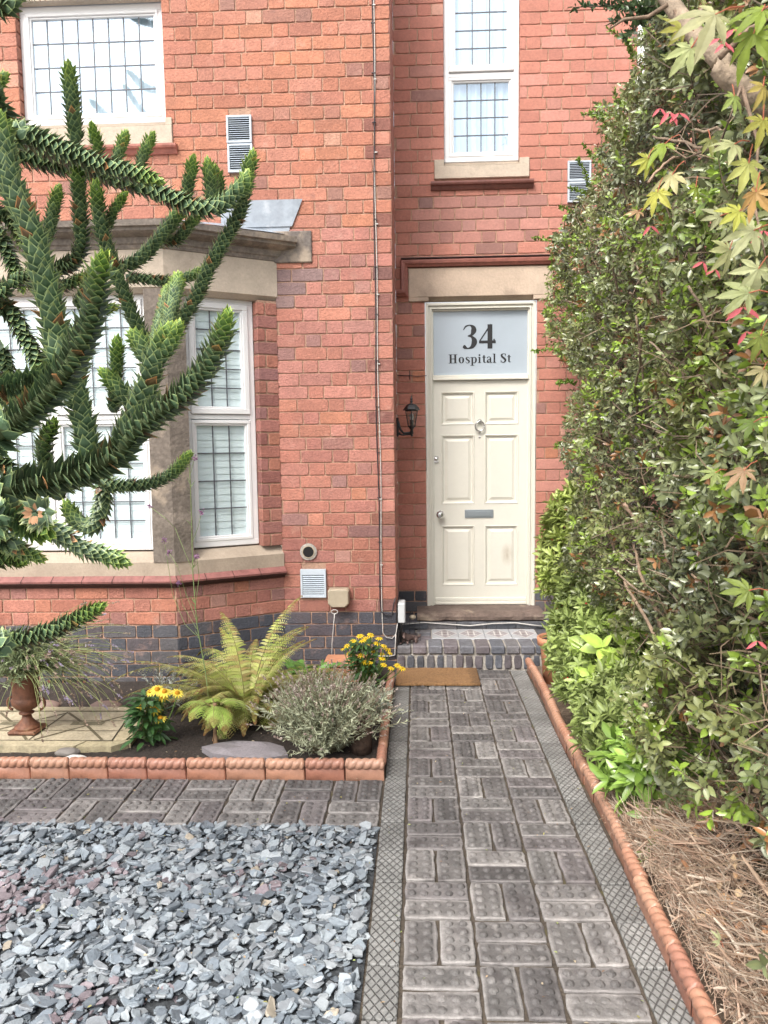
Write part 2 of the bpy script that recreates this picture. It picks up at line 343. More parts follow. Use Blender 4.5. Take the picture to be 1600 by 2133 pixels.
def wall(mb, mo, O, A, Nn, u0, u1, z0, z1, holes=(), pal=RED, phase=0, stretch=.213, head=.103, jt=.0065, odd=.10, tint=None, jit=.0014, end=False):
    """Flemish bond: header, stretcher, header ...; holes are (u0,u1,z0,z1); mortar sheet set back behind the bricks"""
    O = np.array(O, float); A = nrm(A); Nn = nrm(Nn); per = stretch+head+2*jt
    k0 = math.floor((z0-ZB)/CH); k1 = math.ceil((z1-ZB)/CH)
    for k in range(k0, k1):
        b0 = ZB+k*CH; b1 = b0+CH-jt*.95; b0c, b1c = max(b0, z0), min(b1, z1)
        if b1c-b0c < .012: continue
        a = u0-per-U(0, .004)+(phase if k % 2 else phase+per/2) % per; seq = 0; segs = []
        while a < u1+per:
            ln = (head if seq else stretch)+U(-.004, .004); segs.append((a, a+ln)); a += ln+jt; seq = 1-seq
        free = [(u0, u1)]
        for h in holes:
            if h[2] < b1c-.02 and h[3] > b0c+.02:
                nf = []
                for f in free:
                    if h[0] > f[0]+.01: nf.append((f[0], min(f[1], h[0])))
                    if h[1] < f[1]-.01: nf.append((max(f[0], h[1]), f[1]))
                    if h[1] <= f[0] or h[0] >= f[1]: nf = nf if f in nf else nf
                free = [f for f in nf if f[1]-f[0] > .02]
        for fa, fb in free:
            out = []
            for s0, s1 in segs:
                p, q = max(s0, fa), min(s1, fb)
                if q-p < .012: continue
                if q-p < .045 and out and fb-q < .02: out[-1][1] = q; continue
                out.append([p, q])
            if len(out) > 1 and out[0][1]-out[0][0] < .045: out[1][0] = out[0][0]; out.pop(0)
            for p, q in out:
                if k < 0: c = random.choice(BLUE)
                else: c = random.choice(ODD) if random.random() < odd*(1.7 if q-p < .13 else .7) else random.choice(pal)
                c = np.array(c)*U(.9, 1.1)
                if tint is not None: c = tint((p+q)/2, (b0+b1)/2, c)
                na = 4 if q-p > .13 else 2
                brick(mb, O, A, Zv, Nn, p, q, b0c, b1c, c, jit=jit, na=na)
    us = sorted({u0, u1, *[h[0] for h in holes], *[h[1] for h in holes]}); zs = sorted({z0, z1, *[h[2] for h in holes], *[h[3] for h in holes]})
    us = [u for u in us if u0 <= u <= u1]; zs = [z for z in zs if z0 <= z <= z1]
    for i in range(len(us)-1):
        for j in range(len(zs)-1):
            cu, cz = (us[i]+us[i+1])/2, (zs[j]+zs[j+1])/2
            if any(h[0] < cu < h[1] and h[2] < cz < h[3] for h in holes): continue
            P = [O+A*u+Zv*z-Nn*.0065 for u, z in ((us[i], zs[j]), (us[i+1], zs[j]), (us[i+1], zs[j+1]), (us[i], zs[j+1]))]
            mo.add(P, [(0, 1, 2, 3)])
house = thing('brick_house', 'red brick house with blue brick plinth, stone dressed bay window and cream front door', 'house', (0, YR, 0))
Ym = np.array([0, -1., 0])
# geometry of the bay (plan)
C1 = np.array([-1.53, 3.04]); J = np.array([-.885, YM]); C0 = np.array([-3.75, 3.04]); J0 = np.array([-4.4, YM])
dAng = nrm(J-C1); LANG = float(np.linalg.norm(J-C1)); nAng = np.array([dAng[1], -dAng[0]])
ZS, ZSILL, ZLB, ZLT = .672, .895, 2.56, 2.823          # red band top, stone sill top, lintel bottom / top
WX0, WX1, WZ0, WZ1 = -2.59, -1.605, 3.755, 4.53        # upper left window
DX0, DX1, DZ0, DZ1 = .125, .99, .29, 2.693             # door opening
UX0, UX1, UZ0, UZ1 = .280, .850, 3.725, 5.3            # upper right window
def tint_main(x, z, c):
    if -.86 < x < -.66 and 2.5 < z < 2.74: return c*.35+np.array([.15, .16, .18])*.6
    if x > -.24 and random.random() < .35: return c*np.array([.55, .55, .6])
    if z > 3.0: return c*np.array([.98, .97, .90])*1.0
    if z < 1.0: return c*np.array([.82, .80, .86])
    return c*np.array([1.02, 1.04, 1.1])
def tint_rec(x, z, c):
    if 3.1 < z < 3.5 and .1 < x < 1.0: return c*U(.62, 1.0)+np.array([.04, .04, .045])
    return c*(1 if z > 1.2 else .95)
mo = MB()
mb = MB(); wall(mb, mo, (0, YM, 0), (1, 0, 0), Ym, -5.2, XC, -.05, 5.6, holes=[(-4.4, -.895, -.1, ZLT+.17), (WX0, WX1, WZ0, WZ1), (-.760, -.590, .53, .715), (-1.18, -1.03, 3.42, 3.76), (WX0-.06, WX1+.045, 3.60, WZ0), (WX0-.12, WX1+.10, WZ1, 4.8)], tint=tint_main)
mb.build('main_wall', M['brick'], house)
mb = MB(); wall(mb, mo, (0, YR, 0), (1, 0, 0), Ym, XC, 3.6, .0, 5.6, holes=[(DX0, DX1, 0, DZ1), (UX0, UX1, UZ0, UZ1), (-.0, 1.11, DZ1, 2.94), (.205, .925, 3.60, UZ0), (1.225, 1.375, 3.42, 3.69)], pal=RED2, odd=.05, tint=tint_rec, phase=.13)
mb.build('recessed_wall', M['brick2'], house)
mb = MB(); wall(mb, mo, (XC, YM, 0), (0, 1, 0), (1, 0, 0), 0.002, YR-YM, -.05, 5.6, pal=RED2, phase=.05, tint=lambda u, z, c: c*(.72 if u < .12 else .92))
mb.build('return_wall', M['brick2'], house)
# window reveals in brick: simple backing strips
def reveal(mb, x0, x1, z0, z1, y, dep, sides='lr'):
    n = int((z1-z0)/CH)
    for k in range(n+1):
        a = z0+k*CH; b = min(a+CH-.009, z1)
        if b-a < .02: continue
        for sd, x in (('l', x0), ('r', x1)):
            if sd in sides:
                c = np.array(random.choice(RED))*U(.8, 1)
                if sd == 'l': mb.box(x-.05, x, y+.004, y+dep, a, b, c, .003)
                else: mb.box(x, x+.05, y+.004, y+dep, a, b, c, .003)
for q in ((WX0, WX1, WZ0, WZ1, YM, .12), (UX0, UX1, UZ0, UZ1, YR, .1)):
    for sd in 'lr': mb = MB(); reveal(mb, *q, sd); mb.build('window_reveal', M['brick'], house)
# bay: base wall, jambs
mb = MB()
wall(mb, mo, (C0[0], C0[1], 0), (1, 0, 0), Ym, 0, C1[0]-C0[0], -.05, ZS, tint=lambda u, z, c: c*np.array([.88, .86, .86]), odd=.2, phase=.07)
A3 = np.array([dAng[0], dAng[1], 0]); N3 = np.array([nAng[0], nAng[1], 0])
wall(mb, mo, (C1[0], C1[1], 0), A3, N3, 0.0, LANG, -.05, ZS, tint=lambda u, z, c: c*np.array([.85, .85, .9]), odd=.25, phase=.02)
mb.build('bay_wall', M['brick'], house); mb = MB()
# brick jamb right of the angled window, and its splay back to the window
UJ0, UJ1 = .615, LANG
k = 0; z = ZSILL
while z < ZLB-.01:
    b = min(z+CH-.009, ZLB); c = np.array(random.choice(RED+ODD[:2]))*U(.75, 1.0)*np.array([.92, .9, 1])
    if k % 2: brick(mb, np.array([C1[0], C1[1], 0]), A3, Zv, N3, UJ0, UJ1-.004, z, b, c)
    else:
        brick(mb, np.array([C1[0], C1[1], 0]), A3, Zv, N3, UJ0, UJ0+.055, z, b, c)
        brick(mb, np.array([C1[0], C1[1], 0]), A3, Zv, N3, UJ0+.064, UJ1-.004, z, b, np.array(random.choice(RED))*.95)
    O2 = np.array([C1[0], C1[1], 0])+A3*UJ0; brick(mb, O2, -N3, Zv, -A3, .004, .075, z, b, c*.9, na=2); z += CH; k += 1
mo.add([np.array([*(C1+dAng*a-nAng*(.0065)), z]) for a, z in ((UJ0+.005, ZSILL), (UJ1, ZSILL), (UJ1, ZLB), (UJ0+.005, ZLB))], [(0, 1, 2, 3)])
mo.add([np.array([*(C1+dAng*(UJ0+.0065)-nAng*a), z]) for a, z in ((0, ZSILL), (.12, ZSILL), (.12, ZLB), (0, ZLB))], [(0, 1, 2, 3)])
mb.build('window_jamb', M['brick'], house); mo.build('mortar', M['mortar'], house)
BP = [J0, C0, C1, J]                                    # plan path of the bay, left to right; outward is the right-hand side
def bay_sweep(name, prof, m, col=(1, 1, 1), ext=0, path=None):
    P = [np.array(p) for p in (path or BP)]
    if ext: P[-1] = P[-1]+nrm(P[-1]-P[-2])*ext
    s = MB(); s.sweep(P, prof, col); return s.build(name, m, house)
def split_path(P, step, gap=.004):
    out = []
    for a, b in zip(P[:-1], P[1:]):
        a, b = np.array(a, float), np.array(b, float); L_ = np.linalg.norm(b-a); n = max(1, round(L_/step)); d = (b-a)/L_
        for i in range(n): out.append((a+d*(L_*i/n+(gap/2 if i else 0)), a+d*(L_*(i+1)/n-(gap/2 if i < n-1 else 0)), i == 0, i == n-1))
    return out
s = MB()
for seg, (dz, cc) in ((0, (0, 1)),):
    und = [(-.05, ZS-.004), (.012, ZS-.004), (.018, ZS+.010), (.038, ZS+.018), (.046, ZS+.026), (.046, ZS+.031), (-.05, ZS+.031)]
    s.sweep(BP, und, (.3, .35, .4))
    full = []
    for a, b in zip(BP[:-1], BP[1:]):
        L_ = float(np.linalg.norm(b-a)); n = max(1, round(L_/.21)); full += [a+(b-a)*i/n for i in range(n)]
    full.append(BP[-1])
    # coping bricks: mitred at the bay's corners by sweeping the true plan and cutting joints in it
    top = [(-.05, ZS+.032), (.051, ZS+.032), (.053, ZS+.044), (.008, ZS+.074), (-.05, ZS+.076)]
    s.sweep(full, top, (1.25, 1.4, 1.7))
    for i, p in enumerate(full[1:-1]):
        d = nrm(full[i+2]-p); n0 = np.array([d[1], -d[0]]); A0 = p-d*.0025; A1 = p+d*.0025
        s.sweep([A0, A1], [(-.04, ZS+.031), (.0525, ZS+.031), (.0545, ZS+.0445), (.009, ZS+.0752), (-.04, ZS+.077)], (.35, .4, .45))
s.build('string_course', M['terra_dark'], house)
# joints cut into the string course: thin raised joints of mortar
bay_sweep('window_sill', [(-.14, ZS+.074), (.008, ZS+.074), (.008, ZSILL-.06), (-.055, ZSILL), (-.14, ZSILL+.004)], M['stone'], (.74, .72, .70), ext=-.0)
bay_sweep('lintel', [(-.14, ZLB), (-.03, ZLB), (.006, ZLB+.03), (.006, ZLT-.002), (-.14, ZLT-.002)], M['stone'], ext=.0)
bay_sweep('cornice', [(-.16, ZLT), (.012, ZLT), (.02, ZLT+.022), (.03, ZLT+.03), (.035, ZLT+.065), (.075, ZLT+.075), (.105, ZLT+.088), (.11, ZLT+.105), (.13, ZLT+.110), (.135, ZLT+.145), (.02, ZLT+.175), (-.16, ZLT+.180)], M['stone_dark'], ext=.10)
s = MB(); s.box(-.935, -.64, YM-.016, YM+.02, ZLT-.012, ZLT+.195, (.75, .75, .78), .006); s.build('corbel_block', M['stone_dark'], house)
# lead roof of the bay
zc = ZLT+.176; s = MB()
P0 = [np.array([*(C0-[.02, .02]), zc]), np.array([C1[0]+.01, C1[1]-.03, zc]), np.array([J[0]+.09, J[1]-.004, zc])]; T = [np.array([C0[0]+.3, YM-.004, zc+.08]), np.array([C1[0]+.30, YM-.004, zc+.08]), np.array([J[0]+.135, YM-.006, zc+.20])]
s.add([P0[0], P0[1], T[1], T[0]], [(0, 1, 2, 3)]); s.add([P0[1], P0[2], T[2], T[1]], [(0, 1, 2, 3)])
s.add([(-1.25, YM-.012, zc+.05), (J[0]+.115, YM-.012, zc+.05), (J[0]+.19, YM-.012, zc+.225), (-1.25, YM-.012, zc+.225)], [(0, 1, 2, 3)], (.62, .66, .72)); s.build('bay_roof', M['leadsheet'], house)
# stone piers of the bay
def pier(u0, u1, depth=.11):
    s = MB(); P = [C1-np.array([.135, 0]), C1, C1+dAng*u1]
    s.sweep(P, [(-depth, ZSILL-.03), (.004, ZSILL-.03), (.004, ZLB+.02), (-depth, ZLB+.02)], (.80, .78, .76))
    # chamfered stop at the foot
    s.sweep(P, [(-depth, ZSILL-.06), (.014, ZSILL-.06), (.014, ZSILL+.20), (.003, ZSILL+.27), (-depth, ZSILL+.27)], (.85, .83, .80)); return s
pier(0, .125).build('stone_mullion', M['stone_dark'], house)
# ---- windows ------------------------------------------------------
def window(name, O, A, Nn, w, z0, z1, lights, fr=.042, blind='curtain', gm='glass', sash=.038, leadx=.1, leadz=.13, label=None, backing=True):
    """frame in the local plane; lights: list of (u0,u1,z0,z1,cols,rows,open sash?) inside the frame"""
    O = np.array(O, float); A = nrm(np.array(A, float)); Nn = nrm(np.array(Nn, float))
    def lb(mb, u0, u1, za, zb, d0, d1, col=(1, 1, 1), b=.004):
        t = MB(); t.box(u0, u1, d0, d1, za, zb, col, b)
        V = t.V[0]; mb.add(O+V[:, 0:1]*A+V[:, 1:2]*Nn+V[:, 2:3]*Zv, [f for k in t.F.values() for f in k], col)
    def ring(mb, u0, u1, za, zb, wd, d0, d1):
        lb(mb, u0, u1, zb-wd, zb, d0, d1); lb(mb, u0, u1, za, za+wd, d0, d1)
        lb(mb, u0, u0+wd, za+wd-.003, zb-wd+.003, d0, d1-.0015); lb(mb, u1-wd, u1, za+wd-.003, zb-wd+.003, d0, d1-.0015)
    f = MB(); ring(f, 0, w, z0, z1, fr, -.05, .0)
    for (u0, u1, za, zb, c, r, sh) in lights:
        if u0 > fr+.01 and za == min(q[2] for q in lights): lb(f, u0-.036, u0-.002, z0+fr, z1-fr, -.05, -.004)
    zsp = sorted({L[2] for L in lights})[1:]
    for zz in zsp: lb(f, fr-.01, w-fr+.01, zz-.034, zz-.003, -.05, -.003)
    fo = f.build('window', M['upvc'], house)
    if label: fo['label'] = label
    sa = MB(); gl = MB(); ld = MB(); cu = MB()
    for (u0, u1, za, zb, c, r, sh) in lights:
        sw = sash if sh else sash*.62; ring(sa, u0, u1, za, zb, sw, -.046, .012 if sh else .004)
        ring(sa, u0+sw-.001, u1-sw+.001, za+sw-.001, zb-sw+.001, .014, -.04, .002 if sh else -.006)
        a0, a1, b0, b1 = u0+sw+.010, u1-sw-.010, za+sw+.010, zb-sw-.010; t = MB()
        for q in [(a0, a1, b0, b1)]:
            P = [O+A*a+Zv*b-Nn*.022 for a, b in ((q[0], q[2]), (q[1], q[2]), (q[1], q[3]), (q[0], q[3]))]; gl.add(P, [(0, 1, 2, 3)])
        for i in range(1, c): x = a0+(a1-a0)*i/c; lb(ld, x-.0038, x+.0038, b0, b1, -.021, -.0175, b=0)
        for i in range(1, r): x = b0+(b1-b0)*i/r; lb(ld, a0, a1, x-.0038, x+.0038, -.021, -.0165, b=0)
    sa.build('sash', M['upvc'], fo); gl.build('pane', M['glass_bay' if blind == 'blind' else 'glass'], fo); ld.build('lead_lattice', M['lead'], fo)
    if blind == 'blind':
        zz = z0+.03
        while zz < z1-.03:
            P = [O+A*a+Zv*b-Nn*dd for a, b, dd in ((.02, zz, .030), (w-.02, zz, .030), (w-.02, zz+.050, .0335), (.02, zz+.050, .0335))]
            cu.add(P, [(0, 1, 2, 3)], (.90, 1.0, .99)); zz += .046
        cu.build('blind', M['curtain'], fo)
    else:
        n = 60; V = []; 
        for i in range(n+1):
            u = .01+(w-.02)*i/n; d = .065+.012*math.sin(i*.9)+.008*math.sin(i*2.3+1)
            V += [O+A*u+Zv*(z0+.02)-Nn*d, O+A*u+Zv*(z1-.02)-Nn*d]
        cu.add(V, [(2*i, 2*i+2, 2*i+3, 2*i+1) for i in range(n)], (.74, .88, .98)); cu.build('curtain', M['curtain'], fo, smooth=True)
    if backing:
        r = MB(); P = [O+A*a+Zv*b-Nn*.16 for a, b in ((-.1, z0-.1), (w+.1, z0-.1), (w+.1, z1+.1), (-.1, z1+.1))]; r.add(P, [(0, 1, 2, 3)]); r.build('room_backing', M['curtain'], fo)
    return fo
w1 = WX1-WX0
window('window', (WX0, YM+.055, 0), (1, 0, 0), Ym, w1, WZ0+.012, WZ1-.002, [(.040, w1-.040, WZ0+.05, WZ1-.04, 8, 4, False)], label='wide upper window of eight by four leaded panes')
w2 = UX1-UX0; UM = 4.375
window('window', (UX0, YR+.045, 0), (1, 0, 0), Ym, w2, UZ0+.012, UZ1, [(.04, w2-.04, UZ0+.05, UM-.02, 4, 4, False), (.04, w2-.04, UM+.018, UZ1-.04, 3, 6, True)], label='tall narrow upper window above the front door')
fw_ = C1[0]-.135-(C0[0]+.135)
window('window', (C0[0]+.135, C0[1]+.075, 0), (1, 0, 0), Ym, fw_, ZSILL+.012, ZLB+.01, [(.04+i*(fw_-.04)/3, (i+1)*(fw_-.04)/3, a, b, 5, r, sh) for i in range(3) for a, b, r, sh in ((ZSILL+.05, 1.76, 6, False), (1.80, ZLB-.03, 5, True))], blind='blind', label='wide white bay window behind the spiky tree')
o2 = C1+dAng*.125-nAng*.075; wa = UJ0-.125
window('window', (o2[0], o2[1], 0), A3, N3, wa, ZSILL+.012, ZLB+.01, [(.04, wa-.04, ZSILL+.05, 1.76, 3, 4, False), (.04, wa-.04, 1.80, ZLB-.03, 3, 5, True)], blind='blind', label='angled side window of the bay')
# ---- stone and terracotta trim ---------------------------------------
def trim(name, m, parts, label=None):
    s = MB()
    for p in parts: s.box(*p[:6], p[6] if len(p) > 6 else (1, 1, 1), .004)
    o = s.build(name, m, house)
    if label: o['label'] = label
    return o
def xprof(mb, x0, x1, y, prof, col=(1, 1, 1)):
    mb.sweep([(x0, y), (x1, y)], prof, col)
for (x0, x1, y, zt, zb, wx0, wx1) in ((WX0-.06, WX1+.045, YM, WZ0+.005, 3.605, WX0, WX1), (.205, .925, YR, UZ0+.005, 3.600, UX0, UX1)):
    s = MB(); s.box(x0, x1, y-.014, y+.06, zb, zt-.035, (1, 1, 1), .004)
    s.sweep([(wx0+.003, y), (wx1-.003, y)], [(-.1, zt-.036), (.013, zt-.036), (-.045, zt+.003), (-.1, zt+.003)], (.6, .58, .55))
    s.box(x0, wx0, y-.012, y+.05, zt-.037, zt+.012, (1, 1, 1), .003); s.box(wx1, x1, y-.012, y+.05, zt-.037, zt+.012, (1, 1, 1), .003)
    s.build('window_sill', M['stone'], house)
for x0, x1, y, zt, c in ((WX0-.1, WX1+.075, YM, 3.60, (2.0, 1.9, 1.9)), (.176, .956, YR, 3.578, (.9, .9, .95))):
    s = MB(); xprof(s, x0, x1, y, [(-.03, zt-.062), (.012, zt-.062), (.02, zt-.05), (.028, zt-.035), (.045, zt-.03), (.05, zt-.018), (.05, zt-.006), (.006, zt), (-.03, zt)], c); s.build('string_course', M['terra_dark'], house)
trim('lintel', M['stone'], [(WX0-.12, WX1+.10, YM-.012, YM+.05, WZ1, 4.8)])
# door lintel with chamfered soffit
s = MB(); s.box(-.0, 1.11, YR-.016, YR+.05, DZ1+.028, 2.94, (1.05, .98, .95), .004)
s.sweep([(DX0+.03, YR), (DX1-.03, YR)], [(-.06, DZ1), (-.035, DZ1), (.0155, DZ1+.029), (-.06, DZ1+.029)], (.8, .75, .72))
s.box(-.0, DX0+.03, YR-.015, YR+.049, DZ1-.003, DZ1+.0285, (1.03, .96, .93), .003); s.box(DX1-.03, 1.11, YR-.015, YR+.049, DZ1-.003, DZ1+.0285, (1.03, .96, .93), .003)
s.build('door_lintel', M['stone'], house)
# hood mould: sweep in the X-Z plane
s = MB(); hp = [(0, 0), (.028, 0), (.034, .012), (.048, .022), (.052, .040), (.052, .048), (.006, .058), (0, .058)]   # (outwards, across)
def hood(pts):
    pts = [np.array(p, float) for p in pts]; V = []
    for i, p in enumerate(pts):
        t0 = nrm(p-pts[i-1]) if i else nrm(pts[1]-p); t1 = nrm(pts[i+1]-p) if i < len(pts)-1 else t0
        n0 = np.array([-t0[1], t0[0]]); n1 = np.array([-t1[1], t1[0]]); nn = nrm(n0+n1); kk = 1/max(.35, nn@n0)
        for o_, a in hp: q = p+nn*kk*a; V.append((q[0], YR-.002-o_, q[1]))
    m = len(hp); s.add(V, [(i*m+k, i*m+(k+1) % m, (i+1)*m+(k+1) % m, (i+1)*m+k) for i in range(len(pts)-1) for k in range(m)]+[tuple(range(m)), tuple((len(pts)-1)*m+k for k in range(m))], (1.5, 1.45, 1.5))
hood([(-.098, 2.728), (-.006, 2.728), (-.006, 2.948), (1.116, 2.948), (1.116, 2.728), (1.2, 2.728)])
s.build('hood_mould', M['terra_dark'], house)
s = MB(); s.box(-.058, 1.168, YR-.056, YR-.004, 3.006, 3.014, (.42, .6, .7), .002); s.build('hood_weathering', M['terra_dark'], house)
# ---- front door -------------------------------------------------------
LX0, LX1, LZ0, LZ1 = .186, .928, .292, 2.082; YD = YR+.045
door = None
s = MB(); yb = YD-.002
# frame with stepped mouldings
for k, (o_, d) in enumerate(((0, -.040), (.022, -.022), (.036, -.034), (.048, -.012))):
    x0, x1, z1 = DX0+.004+o_, DX1-.004-o_, DZ1-.012-o_
    wd = (.022, .014, .012, .012)[k]; z0 = DZ0-.02
    s.box(x0, x0+wd+.001, YD+d, YD+.05, z0, z1, (1, 1, 1), .003); s.box(x1-wd-.001, x1, YD+d, YD+.05, z0, z1, (1, 1, 1), .003)
    s.box(x0+wd-.002, x1-wd+.002, YD+d+.001, YD+.05, z1-wd, z1-.0005, (1, 1, 1), .003)
s.box(LX0-.004, LX1+.004, YD-.030, YD+.05, 2.086, 2.104, (1, 1, 1), .004); s.box(LX0-.004, LX1+.004, YD-.018, YD+.05, 2.102, 2.128, (1, 1, 1), .004)
fr = s.build('door_frame', M['door'], house)
def holed(mb, x0, x1, z0, z1, y, holes, col=(1, 1, 1)):
    xs = sorted({x0, x1, *[h[0] for h in holes], *[h[1] for h in holes]}); zs = sorted({z0, z1, *[h[2] for h in holes], *[h[3] for h in holes]})
    for i in range(len(xs)-1):
        for j in range(len(zs)-1):
            cx, cz = (xs[i]+xs[i+1])/2, (zs[j]+zs[j+1])/2
            if any(h[0] < cx < h[1] and h[2] < cz < h[3] for h in holes): continue
            mb.add([(xs[i], y, zs[j]), (xs[i+1], y, zs[j]), (xs[i+1], y, zs[j+1]), (xs[i], y, zs[j+1])], [(0, 1, 2, 3)], col)
PX = [(.246, .512), (.590, .858)]; PZ = [(1.738, 1.998), (1.110, 1.660), (.452, .938)]
holes = [(a, b, c, d) for a, b in PX for c, d in PZ]
s = MB(); holed(s, LX0, LX1, LZ0, LZ1, YD, holes); s.box(LX0, LX1, YD+.03, YD+.045, LZ0, LZ1)
for x in (LX0, LX1): s.add([(x, YD, LZ0), (x, YD+.04, LZ0), (x, YD+.04, LZ1), (x, YD, LZ1)], [(0, 1, 2, 3)])
s.box(LX0+.004, LX1-.004, YD-.022, YD, LZ0+.004, LZ0+.028, (1, 1, 1), .005); s.box(LX0+.004, LX1-.004, YD-.014, YD+.001, LZ0+.027, LZ0+.062, (1, 1, 1), .006)
door = s.build('front_door', M['door'], house); door['label'] = 'cream six panel front door with ring knocker'
s = MB()
for a, b, c, d in holes:
    rings = [(0, 0), (.004, -.005), (.012, -.001), (.018, .013), (.030, .014), (.052, .004), (.054, .004)]; V = []
    for ins, dy in rings: V += [(a+ins, YD+dy, c+ins), (b-ins, YD+dy, c+ins), (b-ins, YD+dy, d-ins), (a+ins, YD+dy, d-ins)]
    s.add(V, [(4*i+k, 4*i+(k+1) % 4, 4*i+4+(k+1) % 4, 4*i+4+k) for i in range(len(rings)-1) for k in range(4)]+[tuple(range(4*len(rings)-4, 4*len(rings)))])
s.build('raised_panel', M['door'], door)
# scuff on the lower right panel lives in the door paint material
nt = M['door'].node_tree; N = nt.nodes; L = nt.links; b = N['Principled BSDF']; old = b.inputs['Base Color'].links[0].from_socket
geo = N.new('ShaderNodeNewGeometry'); mp = N.new('ShaderNodeMapping'); mp.inputs['Location'].default_value = (-.77/.055, -YD/.3, -.70/.10); mp.inputs['Scale'].default_value = (1/.055, 1/.3, 1/.10)
L.new(geo.outputs['Position'], mp.inputs[0]); gr = N.new('ShaderNodeTexGradient'); gr.gradient_type = 'SPHERICAL'; L.new(mp.outputs[0], gr.inputs[0])
nz = N.new('ShaderNodeTexNoise'); nz.inputs['Scale'].default_value = 30; ml = N.new('ShaderNodeMath'); ml.operation = 'MULTIPLY'; L.new(gr.outputs[1], ml.inputs[0]); L.new(nz.outputs[0], ml.inputs[1])
x = N.new('ShaderNodeMix'); x.data_type = 'RGBA'; L.new(ml.outputs[0], x.inputs[0]); L.new(old, x.inputs[6]); x.inputs[7].default_value = (.30, .22, .13, 1); L.new(x.outputs[2], b.inputs['Base Color'])
# door furniture
kx, kz = .551, 1.735; s = MB(); t = np.linspace(0, 2*math.pi, 33); s.tube([(kx+.036*math.cos(a), YD-.022, kz-.010+.038*math.sin(a)) for a in t], .0055, 8)
s.lathe((kx, YD, kz+.030), [(.018, 0), (.018, .006), (.012, .010), (.010, .03), (.004, .034)], 16, axis='y'); s.lathe((kx, YD, kz-.055), [(.010, 0), (.010, .008), (.002, .012)], 12, axis='y'); s.build('knocker', M['chrome'], door, True)
s = MB(); s.lathe((kx, YD, 1.640), [(.009, 0), (.009, .004), (.003, .006)], 14, axis='y'); s.build('spyhole', M['chrome'], door, True)
s = MB(); s.lathe((.236, YD, 1.030), [(.030, 0), (.030, .005), (.012, .009), (.012, .03), (.030, .04), (.033, .055), (.022, .066), (.002, .068)], 8, axis='y'); s.build('door_knob', M['chrome'], door)
s = MB(); s.box(.432, .660, YD-.008, YD, .998, 1.064, (1, 1, 1), .003); s.box(.452, .640, YD-.0125, YD-.007, 1.012, 1.050, (1.5, 1.5, 1.5), .002); s.build('letter_plate', M['steel'], door)
s = MB(); s.box(.186, .226, YD-.012, YD, 1.44, 1.492, (1, 1, 1), .004); s.lathe((.206, YD-.012, 1.47), [(.013, 0), (.013, .004), (.004, .007)], 16, axis='y'); s.build('door_lock', M['chrome'], door)
# fanlight with its lettering
s = MB(); s.add([(.16, YD+.012, 2.12), (.95, YD+.012, 2.12), (.95, YD+.012, 2.62), (.16, YD+.012, 2.62)], [(0, 1, 2, 3)]); fan = s.build('fanlight', M['frosted'], house)
# ---- lettering: bold serif glyphs drawn as strokes (x to the right, y up, units of cap height 1)
def gs(mb, pts, ws, ox, oz, sc, y):
    pts = np.array(pts, float); n = len(pts); t = np.linspace(0, n-1, (n-1)*6+1)
    def cr(A):
        A = np.array(A, float); out = []
        for q in t:
            i = min(int(q), n-2); f = q-i; p0, p1, p2, p3 = A[max(i-1, 0)], A[i], A[i+1], A[min(i+2, n-1)]
            out.append(.5*((2*p1)+(-p0+p2)*f+(2*p0-5*p1+4*p2-p3)*f*f+(-p0+3*p1-3*p2+p3)*f**3))
        return np.array(out)
    P = cr(pts); Wd = cr(ws); T = nrm(np.gradient(P, axis=0)); Nn = np.stack([-T[:, 1], T[:, 0]], 1)
    A = P+Nn*Wd[:, None]/2; B = P-Nn*Wd[:, None]/2; m = len(P)
    V = [(ox+sc*p[0], y, oz+sc*p[1]) for p in A]+[(ox+sc*p[0], y, oz+sc*p[1]) for p in B]
    mb.add(V, [(i, i+1, m+i+1, m+i) for i in range(m-1)])
def gr_(mb, x0, y0, x1, y1, ox, oz, sc, y): mb.add([(ox+sc*a, y, oz+sc*b) for a, b in ((x0, y0), (x1, y0), (x1, y1), (x0, y1))], [(0, 1, 2, 3)])
